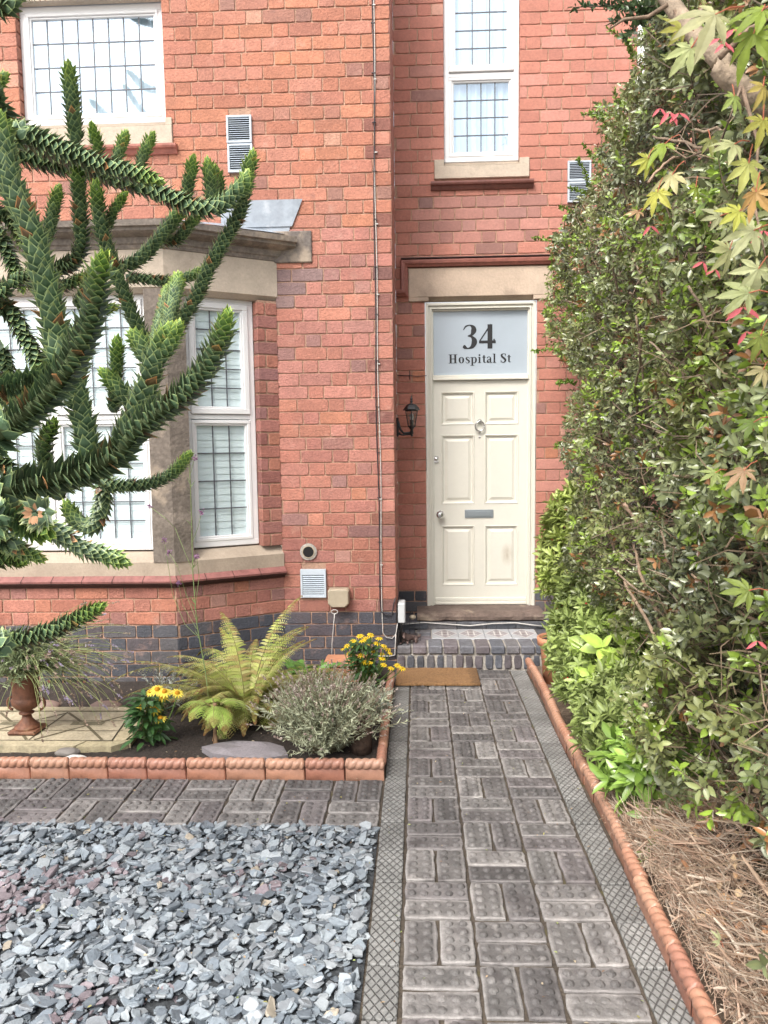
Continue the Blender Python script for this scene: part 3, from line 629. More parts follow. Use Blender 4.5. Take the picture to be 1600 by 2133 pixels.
def glyph(ch, mb, ox, oz, sc, y):
    S = lambda p, w: gs(mb, p, w, ox, oz, sc, y+random.uniform(-.0004, .0004)); R_ = lambda *a: gr_(mb, *a, ox, oz, sc, y+random.uniform(-.0004, .0004))
    if ch == '3':
        S([(.07, .78), (.17, .93), (.34, .975), (.47, .88), (.49, .74), (.40, .58), (.25, .53)], [.03, .06, .05, .17, .22, .10, .05])
        S([(.25, .54), (.42, .49), (.52, .31), (.44, .10), (.26, .02), (.12, .07)], [.05, .10, .23, .16, .05, .15]); S([(.06, .12), (.12, .09), (.18, .08)], [.10, .15, .06]); return .68
    if ch == '4':
        R_(.36, 0, .56, 1); S([(.50, 1), (.27, .66), (.03, .30)], [.07, .055, .05]); R_(.01, .22, .70, .335); R_(.60, .335, .66, .40); return .74
    if ch == 'H':
        for x in (.13, .56): R_(x, .05, x+.18, .95); R_(x-.1, 0, x+.28, .06); R_(x-.1, .94, x+.28, 1)
        R_(.31, .46, .56, .53); return .90
    if ch == 'o':
        S([(.29, .67), (.14, .55), (.12, .33), (.16, .12), (.29, .0)], [.05, .13, .17, .13, .05]); S([(.29, .67), (.44, .55), (.46, .33), (.42, .12), (.29, .0)], [.05, .13, .17, .13, .05]); return .60
    if ch == 's':
        S([(.40, .50), (.34, .63), (.22, .66), (.12, .56), (.16, .42), (.32, .30), (.38, .16), (.28, .02), (.14, .02), (.05, .18)], [.04, .05, .05, .13, .14, .16, .14, .06, .05, .03]); return .47
    if ch == 'p':
        R_(.10, -.28, .25, .62); R_(.0, -.30, .35, -.25); R_(.0, .60, .25, .66); S([(.22, .55), (.36, .65), (.50, .52), (.52, .33), (.47, .1), (.35, .01), (.22, .09)], [.04, .07, .13, .17, .13, .06, .05]); return .66
    if ch == 'i': R_(.08, .03, .23, .62); R_(.0, 0, .32, .05); R_(0, .60, .23, .66); S([(.15, .78), (.155, .96)], [.15, .15]); return .36
    if ch == 't': R_(.10, .10, .25, .84); R_(.0, .60, .36, .66); S([(.175, .16), (.22, .05), (.37, .07)], [.15, .09, .03]); return .38
    if ch == 'a':
        R_(.30, .08, .44, .50); S([(.06, .52), (.16, .65), (.30, .65), (.37, .50)], [.10, .07, .06, .14]); S([(.32, .40), (.12, .28), (.12, .08), (.30, .10)], [.04, .10, .16, .05]); S([(.37, .10), (.44, .03), (.52, .06)], [.14, .08, .03]); return .55
    if ch == 'l': R_(.08, .03, .23, .98); R_(0, 0, .32, .05); R_(0, .94, .23, 1); return .36
    if ch == 'S':
        S([(.52, .76), (.44, .94), (.30, .98), (.15, .86), (.18, .66), (.38, .46), (.50, .26), (.40, .05), (.22, .02), (.08, .24)], [.04, .06, .06, .16, .19, .2, .18, .09, .06, .04]); R_(.49, .70, .53, 1); R_(.06, 0, .10, .30); return .62
    return .26
def word(mb, txt, x, z, sc, y, gap=.03, width=None):
    tot = 0; tmp = MB(); xs = 0
    st = random.getstate()
    for ch in txt: xs += (glyph(ch, tmp, 0, 0, 1, 0)+gap)
    k = 1 if width is None else width/(xs*sc); xs = 0; t2 = MB()
    for ch in txt: xs += glyph(ch, t2, x/sc/k+xs, z/sc, sc, y)+gap if False else 0
    cur = 0
    for ch in txt:
        t3 = MB(); wd = glyph(ch, t3, 0, 0, sc, y) if ch != ' ' else .26
        if t3.V:
            for V, _ in ((np.concatenate(t3.V), 0),):
                V = V.copy(); V[:, 0] = x+(V[:, 0]+cur*sc)*k; V[:, 2] += z; mb.add(V, [f for q in t3.F.values() for f in q])
        cur += wd+gap
s = MB(); yl = YD+.010
a = atY(962, 727, yl); b_ = atY(1036, 675, yl); word(s, '34', a[0], a[2], b_[2]-a[2], yl, gap=.02, width=b_[0]-a[0])
a = atY(934, 757, yl); b_ = atY(1063, 736, yl); word(s, 'Hospital St', a[0], a[2], b_[2]-a[2], yl, gap=.03, width=b_[0]-a[0]+.01)
s.build('lettering', M['letter'], fan)
# ---- threshold stone, low riser
s = MB(); n = 26; prof0 = [(4.36, .225), (4.03, .222), (4.005, .235), (4.0, .262), (4.012, .285), (4.05, .2925), (4.36, .293)]; V = []
for i in range(n+1):
    x = .045+.975*i/n
    for y, z in prof0:
        jj = .008*mnoise.noise(Vector((x*9, z*30, 2)))+.004*mnoise.noise(Vector((x*30, z*40, 2))); V.append((x, y+(jj if y < 4.1 else 0)-.004*(i in (0, n)), z+(jj*.6 if y < 4.1 else 0)))
m = len(prof0); s.add(V, [(i*m+k, i*m+(k+1) % m, (i+1)*m+(k+1) % m, (i+1)*m+k) for i in range(n) for k in range(m)]+[tuple(range(m)), tuple(n*m+k for k in range(m))], (.72, .62, .60))
thr = s.build('threshold', M['stone_dark'], house)
# ---- door step of blue bricks
step = thing('door_step', 'low step of old blue bricks in front of the cream door', 'step', (.5, 3.45, 0))
s = MB(); g = MB(); XE = 1.12
x = XC+.004; Yv = np.array([0, 1., 0]); Xv = np.array([1., 0, 0])
while x < XE-.03:                                          # soldier course
    wd = U(.044, .056)
    if x < -.06: pass
    brick(s, np.array([0, YM, 0]), Xv, Zv, Ym, x, min(x+wd, XE), .002, U(.098, .106), np.array(random.choice(BLUE))*U(.9, 1.5), jit=.003, bev=.006, na=2, nb=3, back=.05, d=U(-.003, .003)); x += wd+U(.014, .02)
x = XC+.004
while x < XE-.03:                                          # header course, full blocks showing top and front
    wd = U(.092, .1); x1_ = min(x+wd, XE); z1 = .170+U(-.002, .002); c = np.array(random.choice(BLUE))*U(1, 1.7)
    s.box(x, x1_, YM-.004+U(-.004, .003), 3.668, .112, z1, c, .007); x += wd+U(.009, .014)
x = XC+.006
for r, (ya, yb_) in enumerate(((3.68, 3.775), (3.785, 3.88), (3.89, 3.985))):
    s.box(XC+.006, .028+.02*(r % 2), ya, yb_, .10, .168, np.array(random.choice(BLUE))*1.6, .006); s.box(.04+.02*(r % 2), .148, ya, yb_, .10, .168, np.array(random.choice(BLUE))*1.6, .006)
s.box(.945, XE, 3.68, 3.985, .10, .168, BLUE[1], .006)
x = XC+.006
while x < XE-.03:
    wd = .216; brick(s, np.array([0, 4.0, 0]), Xv, Zv, Ym, x, min(x+wd, XE), .166, .222, np.array(random.choice(BLUE))*U(.8, 1.2), jit=.0015); x += wd+.01
s.box(XC+.002, XE, 4.012, YR, .166, .2215, BLUE[1]); s.build('blue_brick', mat('blue_brick', rough=.6, noise=(.25, 60), noise2=(.3, 12), bump=(.6, 70), patch=[((.40, .38, .36), 26, .64, .6)]), step)
g.box(XC+.001, XE-.002, YM+.012, 4.004, -.02, .107); g.box(XC+.001, XE-.002, YM+.02, 4.004, .107, .158); g.build('mortar', M['mortar_grey'], step)
# patterned tiles
s = MB(); tx = .156; tw = .1925
for i in range(4):
    x0, x1_ = tx+i*(tw+.003), tx+i*(tw+.003)+tw; y0, y1 = 3.682, 3.978; z = .170
    s.box(x0, x1_, y0, y1, .12, z, (.42, .43, .45), .002)
    cx, cy, a, b = (x0+x1_)/2, (y0+y1)/2, tw/2-.008, (y1-y0)/2-.012
    def rib(p, q, wd, dz, col):
        p, q = np.array(p), np.array(q); t = nrm(q-p); n_ = np.array([-t[1], t[0]])*wd/2
        s.add([(*(p+n_), z+dz), (*(p-n_), z+dz), (*(q-n_), z+dz), (*(q+n_), z+dz)], [(0, 1, 2, 3)], col)
    s.add([(cx-a, cy, z+.0006), (cx, cy-b, z+.0006), (cx+a, cy, z+.0006), (cx, cy+b, z+.0006)], [(0, 1, 2, 3)], (.30, .27, .28))
    W_ = (.62, .60, .58); P4 = [(cx-a, cy), (cx, cy-b), (cx+a, cy), (cx, cy+b)]
    for q in range(4): rib(P4[q], P4[(q+1) % 4], .008, .0012+.0001*q, W_)
    for sg in (-1, 1):
        rib((cx+sg*a*.25-.0*a, cy-b*.5), (cx+sg*a*.25, cy+b*.5), .010, .0018+.0001*sg, W_); rib((cx-a*.5, cy+sg*b*.25), (cx+a*.5, cy+sg*b*.25), .012, .0022+.0001*sg, W_)
    rib((cx-.012, cy), (cx+.012, cy), .03, .0028, (.25, .2, .2))
s.build('patterned_tile', M['tile'], step)
# ---- paving ------------------------------------------------------------
def dome(mb, x, y, z, r, h, col):
    V = [(x, y, z+h)]; n = 8; ph = U(0, 1)
    for k, (rr, hh) in enumerate(((.55, .86), (.86, .45), (1.0, -.05))):
        for i in range(n):
            a = 2*math.pi*(i/n)+ph; j = 1+U(-.08, .08); V.append((x+r*rr*j*math.cos(a), y+r*rr*j*math.sin(a), z+h*hh))
    Fs = [(0, 1+i, 1+(i+1) % n) for i in range(n)]+[(1+q*n+i, 1+q*n+n+i, 1+q*n+n+(i+1) % n, 1+q*n+(i+1) % n) for q in range(2) for i in range(n)]
    mb.add(V, Fs, col)
PV = [(.165, .155, .150), (.195, .185, .178), (.14, .13, .128), (.21, .198, .19), (.16, .145, .145), (.12, .112, .11)]
def paver(mb, x0, x1, y0, y1):
    g_ = .0045; c = np.array(random.choice(PV))*U(.9, 1.1); dz = U(-.003, .003); wear = U(.3, 1)
    brick(mb, np.array([0, 0, 0.]), Xv, Yv, Zv, x0+g_, x1-g_, y0+g_, y1-g_, c*1.08, core=c*U(.62, .95), jit=.0026, bev=.0035, back=.03, na=6 if x1-x0 > .15 else 4, nb=6 if y1-y0 > .15 else 4, d=dz)
    lx = x1-x0 > y1-y0; na, nb = (5, 2) if lx else (2, 5)
    for i in range(na):
        for j in range(nb):
            px_ = x0+(x1-x0)*(i+.5+ (.0))/na; py_ = y0+(y1-y0)*(j+.5)/nb
            if lx: py_ = (y0+y1)/2+(j-.5)*.046; px_ = (x0+x1)/2+(i-2)*.043
            else: px_ = (x0+x1)/2+(i-.5)*.046; py_ = (y0+y1)/2+(j-2)*.043
            dome(mb, px_+U(-.001, .001), py_+U(-.001, .001), dz-.001, U(.0150, .0172), U(.008, .012)*wear+.003, c*U(.6, .9))
mb = MB(); c_ = .23
for r in range(-7, 15):
    for q in range(3):
        x0, y0 = q*c_, -.003+r*c_
        if y0+c_ > YM+.01: y1_ = YM-.002
        else: y1_ = y0+c_
        if (r+q) % 2 == 0:
            paver(mb, x0, x0+c_, y0, y0+c_/2)
            if y0+c_ <= YM: paver(mb, x0, x0+c_, y0+c_/2, y0+c_)
        elif y0+c_ <= YM+.01: paver(mb, x0, x0+c_/2, y0, y0+c_); paver(mb, x0+c_/2, x0+c_, y0, y0+c_)
tag(mb.build('path', M['paver'], None), kind='structure')
mb = MB()
for r in range(2):
    for q in range(14):
        x1_ = -.112-q*c_; y0 = 1.105+r*c_
        if (r+q) % 2 == 0: paver(mb, x1_-c_, x1_, y0, y0+c_/2); paver(mb, x1_-c_, x1_, y0+c_/2, y0+c_)
        else: paver(mb, x1_-c_, x1_-c_/2, y0, y0+c_); paver(mb, x1_-c_/2, x1_, y0, y0+c_)
tag(mb.build('side_path', M['paver'], None), kind='structure')
mb = MB(); y = -1.62
while y < YM-.05:
    for x0, x1_ in ((-.108, -.004), (.694, .805)):
        c = np.array((.245, .245, .235))*U(.8, 1.15); y1_ = min(y+c_, YM-.003)
        brick(mb, np.array([0, 0, 0.]), Xv, Yv, Zv, x0+.002, x1_-.002, y+.0025, y1_-.0025, c, jit=.0012, bev=.003, back=.03, d=U(-.003, .001))
    y += c_
tag(mb.build('path_border', M['diamond'], None), kind='structure')
sheet('path_bed', -3.5, .84, -1.9, 1.60, -.010, M['joint'], nx=60, ny=60, amp=.0025); sheet('path_bed', -.112, .84, 1.60, 3.45, -.010, M['joint'], nx=24, ny=40, amp=.0025)
# ---- beds
sheet('flower_bed', -3.6, -.15, 1.60, 3.46, .035, M['soil'], nx=130, ny=80, amp=.012)
sheet('hedge_bed', .83, 3.5, -2.0, 4.3, .02, M['litter'], nx=90, ny=150, amp=.015)
# ---- slate chippings (uncountable)
def chips(n, x0, x1, y0, y1, z0, z1, smin, smax):
    k = 8; V = []; C = []; 
    P = np.stack([rng.uniform(x0, x1, n), rng.uniform(y0, y1, n), rng.uniform(z0, z1, n)], 1)
    size = rng.uniform(0, 1, n)**1.8*(smax-smin)+smin; asp = rng.uniform(.42, .85, n); th = size*rng.uniform(.06, .20, n)
    ang = np.sort(rng.uniform(0, 2*np.pi, (n, k))*.24+np.arange(k)*2*np.pi/k, axis=1)
    rad = rng.uniform(.80, 1.08, (n, k)); ax = np.cos(ang)*rad*size[:, None]/2; ay = np.sin(ang)*rad*(size*asp)[:, None]/2
    ins = rng.uniform(.80, .94, n)[:, None]; tz = rng.normal(0, .10, (n, k))*th[:, None]
    top = np.stack([ax*ins, ay*ins, np.full((n, k), .5)*th[:, None]+tz], 2); mid = np.stack([ax, ay, np.full((n, k), .12)*th[:, None]], 2); bot = np.stack([ax*.9, ay*.9, np.full((n, k), -.5)*th[:, None]], 2)
    L_ = np.concatenate([top, mid, bot], 1)
    nz = nrm(np.stack([rng.normal(-.03, .24, n), rng.normal(-.10, .24, n), np.ones(n)], 1)); yaw = rng.uniform(0, 2*np.pi, n)
    t = np.stack([np.cos(yaw), np.sin(yaw), np.zeros(n)], 1); xa = nrm(t-nz*(t*nz).sum(1, keepdims=True)); ya = np.cross(nz, xa)
    W_ = P[:, None]+L_[:, :, 0:1]*xa[:, None]+L_[:, :, 1:2]*ya[:, None]+L_[:, :, 2:3]*nz[:, None]
    i = np.arange(n)[:, None]*3*k; tops = i+np.arange(k)[None]; q = []
    for r in range(2):
        for a in range(k): q.append(np.concatenate([i+r*k+a, i+(r+1)*k+a, i+(r+1)*k+(a+1) % k, i+r*k+(a+1) % k], 1))
    pal = np.array([(.215, .25, .28), (.26, .295, .32), (.165, .195, .225), (.31, .34, .36), (.11, .13, .15), (.24, .26, .28)]); base = pal[rng.integers(0, len(pal), n)]
    pur = np.array([mnoise.noise(Vector((p[0]*1.7+4, p[1]*2.3+1, 0))) for p in P])+.35*(-P[:, 0]-1.05)+rng.normal(0, .22, n) > .44
    base[pur] = np.array([(.185, .155, .17)])*rng.uniform(.7, 1.35, (pur.sum(), 1)); tan = rng.uniform(size=n) < .008; base[tan] = (.34, .30, .24)
    base *= rng.uniform(.8, 1.2, (n, 1)); C = np.repeat(base[:, None], 3*k, 1)
    return W_.reshape(-1, 3), [tops, np.concatenate(q)], C.reshape(-1, 3)
A_ = [chips(6500, -2.6, -.125, -1.3, 1.085, -.014, -.002, .035, .07), chips(11000, -2.6, -.125, -1.3, 1.09, .0, .014, .018, .060), chips(3200, -2.4, -.13, -1.2, 1.08, .010, .022, .034, .078)]
s = MB(); V, Fs, C = [], [], []; b = 0
for v, f, c in A_: V.append(v); C.append(c); Fs += [q+b for q in f]; b += len(v)
me = make_mesh('slate_chippings', np.concatenate(V), Fs, np.concatenate(C), False, np.zeros(3)); sheet('slate_bed', -3.6, -.112, -1.6, 1.10, -.006, M['slate_base'], nx=4, ny=4); tag(link('slate_chippings', me, M['slate'], None), kind='stuff', label='blue grey and purple slate chippings beside the path', cat='slate chippings')
# ---- rope-topped edging tiles: one tile, copied
def rope_tile(L_=.188):
    s = MB(); s.box(-L_/2+.002, L_/2-.002, -.012, .012, -.04, .050, (1, .92, .9), .003)
    n, m = 60, 20; R0 = .0285; V = []; cz = .066; pit = .0376
    for i in range(n+1):
        x = -L_/2+.001+(L_-.002)*i/n; e = min(1, .55+min(i, n-i)*.25)
        for k in range(m):
            th = 2*math.pi*k/m; lob = abs(math.sin(th+math.pi*x/pit)); r = R0*e*(.72+.32*lob**.55); V.append((x, r*math.cos(th)*.85, cz+r*math.sin(th)*.95))
    s.add(V, [(i*m+k, (i+1)*m+k, (i+1)*m+(k+1) % m, i*m+(k+1) % m) for i in range(n) for k in range(m)]+[tuple(range(m)), tuple(n*m+k for k in range(m))])
    return s
tile0 = None
def place_tile(x, y, rz, label, group, z=0):
    global tile0
    if tile0 is None:
        o = rope_tile().build('edging_tile', M['rope'], None, True); tile0 = o
    else:
        o = tile0.copy(); COLL.objects.link(o); o.data = TILES[random.randrange(len(TILES))]
    o.location = (x, y, z+U(-.003, .002)); o.rotation_euler = (U(-.03, .03), U(-.008, .008), rz+U(-.012, .012)); tag(o, label, 'edging tile', group)
TILES = []
for k in range(4):
    o = rope_tile().build('tmp', M['rope'], None, True); me = o.data; a = me.color_attributes['Col']; buf = np.empty(len(me.vertices)*4); a.data.foreach_get('color', buf); buf = buf.reshape(-1, 4)
    buf[:, :3] *= [(1, .98, .95), (.85, .72, .72), (1.08, 1.05, 1.0), (.95, .85, .8)][k]; a.data.foreach_set('color', buf.ravel()); bpy.data.objects.remove(o); TILES.append(me); me.name = 'edging_tile'
GA, GB, GC = 'rope edging along the front of the flower bed', 'rope edging on the left of the path', 'rope edging on the right of the path'
for i in range(16): place_tile(-.108-.094-i*.190, 1.59, 0, 'rope-topped terracotta tile in the row along the front of the flower bed', GA)
for i in range(8): place_tile(-.128, 1.60+.10+i*.190, math.pi/2, 'rope-topped terracotta tile in the row left of the path beside the flower bed', GB)
for i in range(26): place_tile(.824-.018*min(1, max(0, (i-12)/6))+.008*math.sin(i*.7), 3.345-i*.190, math.pi/2, 'rope-topped terracotta tile in the row between the path and the hedge', GC)
# ================================================================= THINGS ON THE WALL
def louvre_vent(x0, x1, z0, z1, y, n, label, group, top_h=0.0):
    t = thing('wall_vent', label, 'air vent', ((x0+x1)/2, y, z0), group)
    s = MB(); f = .014; d0, d1 = y-.022, y-.001
    s.box(x0, x0+f, d0, d1, z0, z1, (1, 1, 1), .002); s.box(x1-f, x1, d0, d1, z0, z1, (1, 1, 1), .002); s.box(x0+f-.001, x1-f+.001, d0+.001, d1, z0, z0+f, (1, 1, 1), .002); s.box(x0+f-.001, x1-f+.001, d0+.001, d1, z1-f-top_h, z1-.0005, (1, 1, 1), .002)
    s.build('vent_frame', M['vent'], t); s = MB(); zz0, zz1 = z0+f, z1-f-top_h
    for i in range(n):
        za = zz0+(zz1-zz0)*(i+.15)/n; h = (zz1-zz0)/n
        s.add([(x0+f-.001, y-.021, za), (x1-f+.001, y-.021, za), (x1-f+.001, y-.010, za+h*.62), (x0+f-.001, y-.010, za+h*.62), (x0+f-.001, y-.0195, za-h*.06), (x1-f+.001, y-.0195, za-h*.06)], [(0, 1, 2, 3), (4, 5, 1, 0)])
    s.build('louvre', M['vent'], t); s = MB(); s.box(x0+.004, x1-.004, y-.006, y+.004, z0+.004, z1-.004); s.build('duct', M['dark'], t)
louvre_vent(-1.193, -1.024, 3.594, 3.770, YM, 11, 'pale grey louvred vent, upper one of the pair right of the wide upper window', 'louvred vents high on the wall')
louvre_vent(-1.190, -1.022, 3.405, 3.588, YM, 11, 'pale grey louvred vent, lower one of the pair right of the wide upper window', 'louvred vents high on the wall')
louvre_vent(1.212, 1.388, 3.555, 3.704, YR, 10, 'pale grey louvred vent right of the narrow upper window, upper one of its pair', 'louvred vents high on the wall')
louvre_vent(1.213, 1.387, 3.400, 3.549, YR, 10, 'pale grey louvred vent half hidden by the hedge, lower one of its pair', 'louvred vents high on the wall')
louvre_vent(-.768, -.588, .522, .724, YM, 10, 'square blue-grey louvred vent low on the wall beside the bay', None, .028)
# pipe hole
t = thing('pipe_hole', 'round black open pipe hole in the bricks above the low vent', 'pipe hole', (-.708, YM, .846))
s = MB(); s.lathe((-.708, YM-.006, .846), [(.058, .004), (.060, .006), (.044, .010), (.041, .004)], 20, (1, 1, 1), axis='y'); s.build('mortar_ring', M['mortar_grey'], t)
s = MB(); s.lathe((-.708, YM-.0165, .846), [(.0425, -.002), (.044, .001), (.038, .002), (.038, -.001)], 24, (1, 1, 1), axis='y'); s.build('pipe_rim', M['beige'], t)
s = MB(); s.lathe((-.708, YM-.016, .846), [(.0385, 0), (.0385, .001)], 24, axis='y'); s.build('pipe_bore', M['dark'], t)
# octagonal flue cover
s = MB(); x0, x1, z0, z1, c = -.572, -.424, .462, .592, .026
P = [(x0+.012, z1), (x1-.012, z1), (x1, z1-.012), (x1, z0+c), (x1-c, z0), (x0+c, z0), (x0, z0+c), (x0, z1-.012)]; cx, cz = (x0+x1)/2, (z0+z1)/2; V = []
for k, d in ((1, -.002), (1, -.07), (.95, -.082), (.88, -.086)): V += [(cx+(a-cx)*k, YM+d, cz+(b-cz)*k) for a, b in P]
s.add(V, [(8*i+j, 8*i+(j+1) % 8, 8*i+8+(j+1) % 8, 8*i+8+j) for i in range(3) for j in range(8)]+[tuple(range(24, 32))]); o = s.build('flue_cover', M['beige'], None, False, (cx, YM, z0)); tag(o, 'beige plastic flue cover with cut corners beside the low vent', 'flue cover')
# wire hook standing in the bed
s = MB(); a = atY(690, 1360, YM-.15); h = atY(697, 1278, YM-.15); pts = [a+(h-a)*q for q in np.linspace(0, 1, 5)]+[h+np.array([.022*math.sin(q)-.0, 0, .012-.014*math.cos(q)]) for q in np.linspace(0, 6.2, 14)]
pts[0][2] = .03; s.tube(pts, .003, 6, (1, 1.1, .8)); tag(s.build('plant_hook', M['cable_w'], None, True, (a[0], YM-.15, .03)), 'thin pale wire plant hook with a looped top below the flue cover', 'plant hook')
# cables
def wob(x, y, z0, z1, amp, ph=0, n=40):
    return [(x+amp*math.sin(ph+q*7)+.004*math.sin(q*23+ph), y, z0+(z1-z0)*q) for q in np.linspace(0, 1, n)]
t = thing('black_cable', 'black cable clipped up the full height of the brick wall left of the corner', 'cable', (-.2, YM, .3))
s = MB(); s.tube(wob(-.213, YM-.010, 5.5, .60, .006)+[(-.212, YM-.010, .5), (-.205, YM-.012, .42), (-.17, YM-.014, .395), (-.13, YM-.014, .40), (-.118, YM-.012, .47), (-.104, YM-.012, .52)], .0042, 6); s.build('wire', M['cable_b'], t, True)
s = MB()
for z in np.arange(.6, 5.4, .31): s = MB(); s.box(-.222, -.196, YM-.015, YM-.004, z-.002, z+.002); s.build('cable_clip', M['cable_b'], t)
t = thing('white_cable', 'white cable running down the brick wall beside the black one to the plinth', 'cable', (-.19, YM, .2))
s = MB(); s.tube(wob(-.202, YM-.009, 5.5, .60, .005, 1.2)+[(-.199, YM-.009, .4), (-.196, YM-.010, .27), (-.17, YM-.012, .235), (-.13, YM-.012, .228), (-.104, YM-.012, .26), (-.092, YM+.005, .33)], .0032, 6); s.build('wire', M['cable_w'], t, True)
s = MB(); s.tube([(-.23, YM-.010, .102), (-.15, YM-.010, .100), (-.112, YM-.012, .11), (-.107, YM-.013, .2), (-.1045, YM-.012, .26)], .004, 6); s.build('loose_end', M['cable_w'], t, True)
s = MB()
for z in np.arange(.75, 5.4, .46): s = MB(); s.box(-.207, -.190, YM-.015, YM-.004, z-.003, z+.003); s.build('cable_clip', M['cable_w'], t)
# junction box on the corner
t = thing('junction_box', 'slim grey-white plastic box on the house corner by the step', 'junction box', (-.06, YM+.04, .2))
s = MB(); a = atY(829, 1257, YM-.03); b = atY(846, 1298, YM-.03); s.box(a[0], b[0]-.006, YM-.035, YM+.12, b[2], a[2], (1, 1, 1), .006); s.build('casing', M['greybox'], t)
s = MB(); s.tube([(a[0]+.02, YM+.03, b[2]+.01), (a[0]+.02, YM+.03, b[2]-.05), (a[0]+.014, YM+.05, .17)], .009, 8); s.build('lower_lead', M['black'], t, True)
# hose on step
s = MB(); pts = [(-.09, 4.0, .20), (-.02, 3.975, .215), (.1, 3.985, .222), (.3, 3.990, .205), (.45, 3.985, .195), (.62, 3.985, .212), (.8, 3.988, .216), (.92, 3.985, .20), (1.0, 3.985, .19)]
s.tube(pts, .005, 6, (.8, 1, .85)); tag(s.build('garden_wire', M['cable_w'], None, True, (.4, 3.98, .17)), 'pale green wire lying along the back of the door step', 'wire')
# short telephone wire by the lamp
s = MB(); z = atY(860, 783, YR)[2]; s.tube([(XC+.006, YR-.008, z+.004), (0, YR-.008, z+.002), (.06, YR-.009, z-.004), (DX0+.01, YR-.008, z)], .003, 5); s.tube([(.0, YR-.008, z+.04), (.002, YR-.012, z-.03)], .003, 5); tag(s.build('thin_cable', M['cable_b'], None, True, (0, YR, z)), 'short thin cable crossing the bricks above the lantern to the door frame', 'cable')
# wall lantern on the return wall
ly = 4.02; lx = .016; L0 = 1.645
t = thing('wall_lantern', 'black coach lantern on a bracket beside the front door', 'lantern', (XC, ly, 1.70))
s = MB(); s.box(XC+.002, XC+.018, ly-.03, ly+.03, 1.645, 1.79, (1, 1, 1), .006); s.lathe((XC+.020, ly, 1.66), [(.001, 0), (.012, .004), (.014, .014), (.008, .02)], 12); s.build('back_plate', M['black'], t)
s = MB(); s.tube([(XC+.014, ly, 1.76), (XC+.03, ly, 1.70), (XC+.055, ly, 1.672), (lx-.01, ly, 1.676), (lx, ly, 1.69)], [.009, .009, .008, .009, .010], 8); s.tube([(XC+.014, ly, 1.665), (XC+.05, ly, 1.66), (lx, ly, 1.665)], .006, 8)
s.lathe((lx, ly, L0), [(.003, -.0), (.011, .008), (.008, .018), (.015, .026), (.010, .05), (.022, .07), (.027, .076)], 12); s.build('bracket', M['black'], t, True)
zb, zt = 1.722, 1.842; rb, rt = .030, .052; s = MB(); nS = 6
for k in range(nS):
    a = math.pi/3*k+math.pi/6; s.tube([(lx+rb*math.cos(a), ly+rb*math.sin(a), zb), (lx+rt*math.cos(a), ly+rt*math.sin(a), zt)], .0035, 5)
for r, z in ((rb, zb), (rt, zt)): s.tube([(lx+r*math.cos(math.pi/3*k+math.pi/6), ly+r*math.sin(math.pi/3*k+math.pi/6), z) for k in range(7)], .0045, 5)
s.build('cage', M['black'], t)
s = MB(); s.add([(lx+r*.96*math.cos(math.pi/3*k+math.pi/6), ly+r*.96*math.sin(math.pi/3*k+math.pi/6), z) for r, z in ((rb, zb), (rt, zt)) for k in range(6)], [(k, (k+1) % 6, 6+(k+1) % 6, 6+k) for k in range(6)]); s.build('lantern_pane', M['glass_lamp'], t)
s = MB(); s.lathe((lx, ly, zt), [(.064, 0), (.066, .006), (.060, .010), (.056, .018), (.038, .040), (.026, .048), (.010, .052), (.007, .058), (.012, .068), (.007, .076), (.010, .088), (.004, .10), (.001, .118)], 6); s.build('lantern_roof', M['black'], t)
s = MB(); s.lathe((lx, ly, zb), [(.012, 0), (.014, .03), (.014, .05)], 12); s.build('lamp_holder', M['black'], t); s = MB(); s.lathe((lx, ly, zb+.05), [(.010, 0), (.016, .02), (.014, .038), (.002, .05)], 14); s.build('bulb', M['greybox'], t, True)
# ================================================================= THINGS ON THE GROUND
# doormat
s = MB(); a = atZ(824, 1424, .02); b = atZ(1001, 1424, .02); c = atZ(992, 1392, .02); n, m = 60, 40; V = []; 
X0, X1, Y0, Y1 = a[0]-.0, b[0], a[1], min(c[1], YM-.012)
for z, e in ((.006, 0), (.024, .004)):
    for j in range(m+1):
        for i in range(n+1): V.append((X0+(X1-X0)*i/n+U(-.003, .003)*(i in (0, n)), Y0+(Y1-Y0)*j/m+U(-.003, .003)*(j in (0, m)), z+(U(-.002, .002) if e else 0)))
q = lambda i, j, l: l*(n+1)*(m+1)+j*(n+1)+i
Fs = [(q(i, j, 1), q(i+1, j, 1), q(i+1, j+1, 1), q(i, j+1, 1)) for i in range(n) for j in range(m)]+[(q(i, 0, 0), q(i+1, 0, 0), q(i+1, 0, 1), q(i, 0, 1)) for i in range(n)]+[(q(n, j, 0), q(n, j+1, 0), q(n, j+1, 1), q(n, j, 1)) for j in range(m)]+[(q(0, j, 0), q(0, j+1, 0), q(0, j+1, 1), q(0, j, 1)) for j in range(m)]
V = np.array(V); col = np.where((V[:, 0:1] > X1-.055+rng.normal(0, .012, (len(V), 1))), .66, 1.0)*np.ones((1, 3)); col = col*np.where(rng.uniform(size=(len(V), 1)) < .3, .8, 1.0)
s.add(V, Fs, col); fz = MB()
tag(s.build('doormat', M['coir'], None, True, ((X0+X1)/2, (Y0+Y1)/2, 0)), 'brown coir doormat with a darker right end lying at the foot of the step', 'doormat')
# terracotta pot at the end of the hedge row
pc = np.array([.955, 3.08, .0])
t = thing('plant_pot', 'plain terracotta pot beside the step holding the far skimmia', 'pot', pc)
s = MB(); s.lathe(pc, [(.085, .02), (.105, .26), (.108, .27), (.125, .272), (.128, .32), (.120, .325), (.112, .318), (.11, .29), (.02, .285)], 32); s.build('pot_body', M['pot'], t, True)
s = MB(); s.lathe(pc, [(.108, .28), (.108, .298), (.02, .303)], 24); s.build('potting_soil', M['soil'], t)
